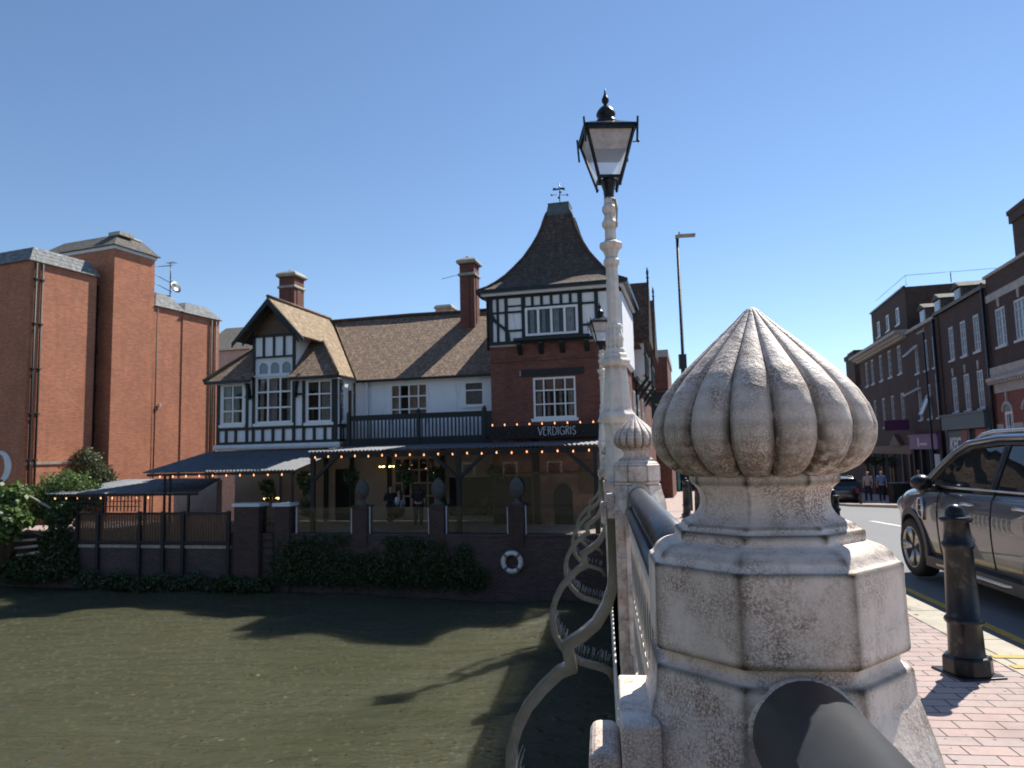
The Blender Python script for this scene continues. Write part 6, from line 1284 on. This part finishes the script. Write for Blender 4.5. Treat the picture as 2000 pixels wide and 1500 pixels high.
def person(loc, rz, label, shirt, legs, hair='hair', stride=.12, h=1.7, arm=.1, sit=False, long=False, fr=WORLD, group=None):
    t = thing('person', fr, loc, label, 'person', group, rz); s = h/1.7; ORG[t.name] = Vector((0, 0, 0))
    J = {'pel': (0, 0, .93, .13, .1), 'belly': (0, 0, 1.08, .125, .095), 'chest': (0, 0, 1.28, .15, .11), 'neckb': (0, .0, 1.43, .07, .06), 'neck': (0, .01, 1.49, .05), 'jaw': (0, .025, 1.55, .062, .07), 'head': (0, .01, 1.63, .082, .095), 'crown': (0, .0, 1.69, .05, .06), 'nose': (0, .1, 1.6, .014)}
    E = [('pel', 'belly'), ('belly', 'chest'), ('chest', 'neckb'), ('neckb', 'neck'), ('neck', 'jaw'), ('jaw', 'head'), ('head', 'crown'), ('jaw', 'nose')]
    for sd, n in ((-1, 'l'), (1, 'r')):
        f = sd*stride
        if sit: J.update({n+'hip': (sd*.1, 0, .9, .085), n+'knee': (sd*.12, .42, .92, .06), n+'ank': (sd*.12, .45, .5, .04), n+'toe': (sd*.12, .58, .45, .035)})
        else: J.update({n+'hip': (sd*.1, 0, .86, .09), n+'knee': (sd*.1, f*.6+.03, .48, .06), n+'ank': (sd*.1, f, .09, .04), n+'toe': (sd*.11, f+.15, .03, .035)})
        J.update({n+'sh': (sd*.18, 0, 1.39, .058), n+'el': (sd*.24, -f*.4-.02, 1.12, .042), n+'wr': (sd*.23, -f*.8+arm, .9, .03), n+'ha': (sd*.225, -f*.9+arm+.04, .82, .034, .018), n+'th': (sd*.19, -f*.9+arm+.05, .86, .012)})
        E += [('pel', n+'hip'), (n+'hip', n+'knee'), (n+'knee', n+'ank'), (n+'ank', n+'toe'), ('chest', n+'sh'), (n+'sh', n+'el'), (n+'el', n+'wr'), (n+'wr', n+'ha'), (n+'wr', n+'th')]
    J = {k: tuple(x*s for x in v) for k, v in J.items()}; skinmesh('body', J, E, 'skin', t)
    g = lambda ks, e, d=.016: ({k: J[k][:3]+tuple(q+d for q in J[k][3:]) for k in ks}, e)
    A_, B2 = g(['pel', 'belly', 'chest', 'neckb', 'lsh', 'lel', 'rsh', 'rel'], [('pel', 'belly'), ('belly', 'chest'), ('chest', 'neckb'), ('chest', 'lsh'), ('lsh', 'lel'), ('chest', 'rsh'), ('rsh', 'rel')]); skinmesh('shirt', A_, B2, shirt, t)
    A_, B2 = g(['pel', 'lhip', 'lknee', 'lank', 'rhip', 'rknee', 'rank'], [('pel', 'lhip'), ('lhip', 'lknee'), ('lknee', 'lank'), ('pel', 'rhip'), ('rhip', 'rknee'), ('rknee', 'rank')], .014); skinmesh('trousers', A_, B2, legs, t)
    H = {'a': (0, -.02, 1.67, .092, .1), 'b': (0, -.06, 1.6, .075, .06)}; e = [('a', 'b')]
    if long: H['c'] = (0, -.08, 1.45, .08, .05); H['d'] = (0, -.09, 1.3, .06, .04); e += [('b', 'c'), ('c', 'd')]
    skinmesh('hair', {k: tuple(x*s for x in v) for k, v in H.items()}, e, hair, t); return t
zf = lambda y: zst(y)
person((14.35, 41.5, zf(41.5)), 2.6, 'person in a taupe jacket with grey hair walking on the far pavement', 'cloth_grey', 'cloth_dark', 'hair_grey')
person((14.95, 41.2, zf(41.2)), 2.9, 'person in a blue shirt beside the one in taupe on the far pavement', 'cloth_blue', 'cloth_dark', 'hair_grey', .08)
person((16.2, 39.5, zf(39.5)), 2.2, 'person in dark clothes at the planters outside the mauve shop', 'cloth_dark', 'cloth_dark', 'hair', .06)
person((13.7, 44.0, zf(44)), .4, 'person in red further off behind the dark car', 'redpanel', 'cloth_dark')
person((7.4, 74, zf(74)), 3.3, 'far person in dark clothes on the left pavement, seen under the finial', 'cloth_dark', 'cloth_dark', 'hair_grey', .15)
person((-7.0, -2.0, -1.33), .3, 'long haired person standing in dark clothes among the terrace guests', 'cloth_dark', 'cloth_dark', 'hair', .03, long=True, fr=PUB)
person((-7.75, -2.0, -1.5), 1.2, 'seated terrace guest in a white top with dark hair', 'cloth_white', 'cloth_dark', 'hair', .0, long=True, sit=True, fr=PUB, h=1.62)
person((-8.25, -1.7, -1.4), -2.6, 'terrace guest in dark clothes facing the seated one in white', 'cloth_dark', 'cloth_dark', 'hair', .02, sit=True, fr=PUB, h=1.65)
# street furniture
def planter(x, y, lab, w=.5, h=1.0):
    z = zst(y); t = thing('planter_box', WORLD, (x, y, z), lab, 'planter', 'dark boxes and tables outside the shops')
    m = MB(); m.box(x-w, x+w, y-.35, y+.35, z, z+h); m.box(x-w-.03, x+w+.03, y-.38, y+.38, z+h-.08, z+h+.02); part(m, 'box', 'blackmatt', t)
    m = MB(); m.box(x-w+.03, x+w-.03, y-.32, y+.32, z+h+.02, z+h+.05); part(m, 'rim', 'steel', t)
planter(15.3, 39.6, 'dark slatted box beside the person in blue'); planter(16.0, 37.6, 'dark box in front of the mauve shop', .7, .9); planter(17.0, 37.0, 'rightmost dark box, partly behind the grey car', .8, 1.1)
pb = MB(); pb.tube([(12.95, 38.6, zst(38.6)), (12.95, 38.6, zst(38.6)+1.15)], .06, 10); solo(pb, 'kerb_post', 'black', WORLD, 'thin black post on the far kerb in front of the dark car', 'post')
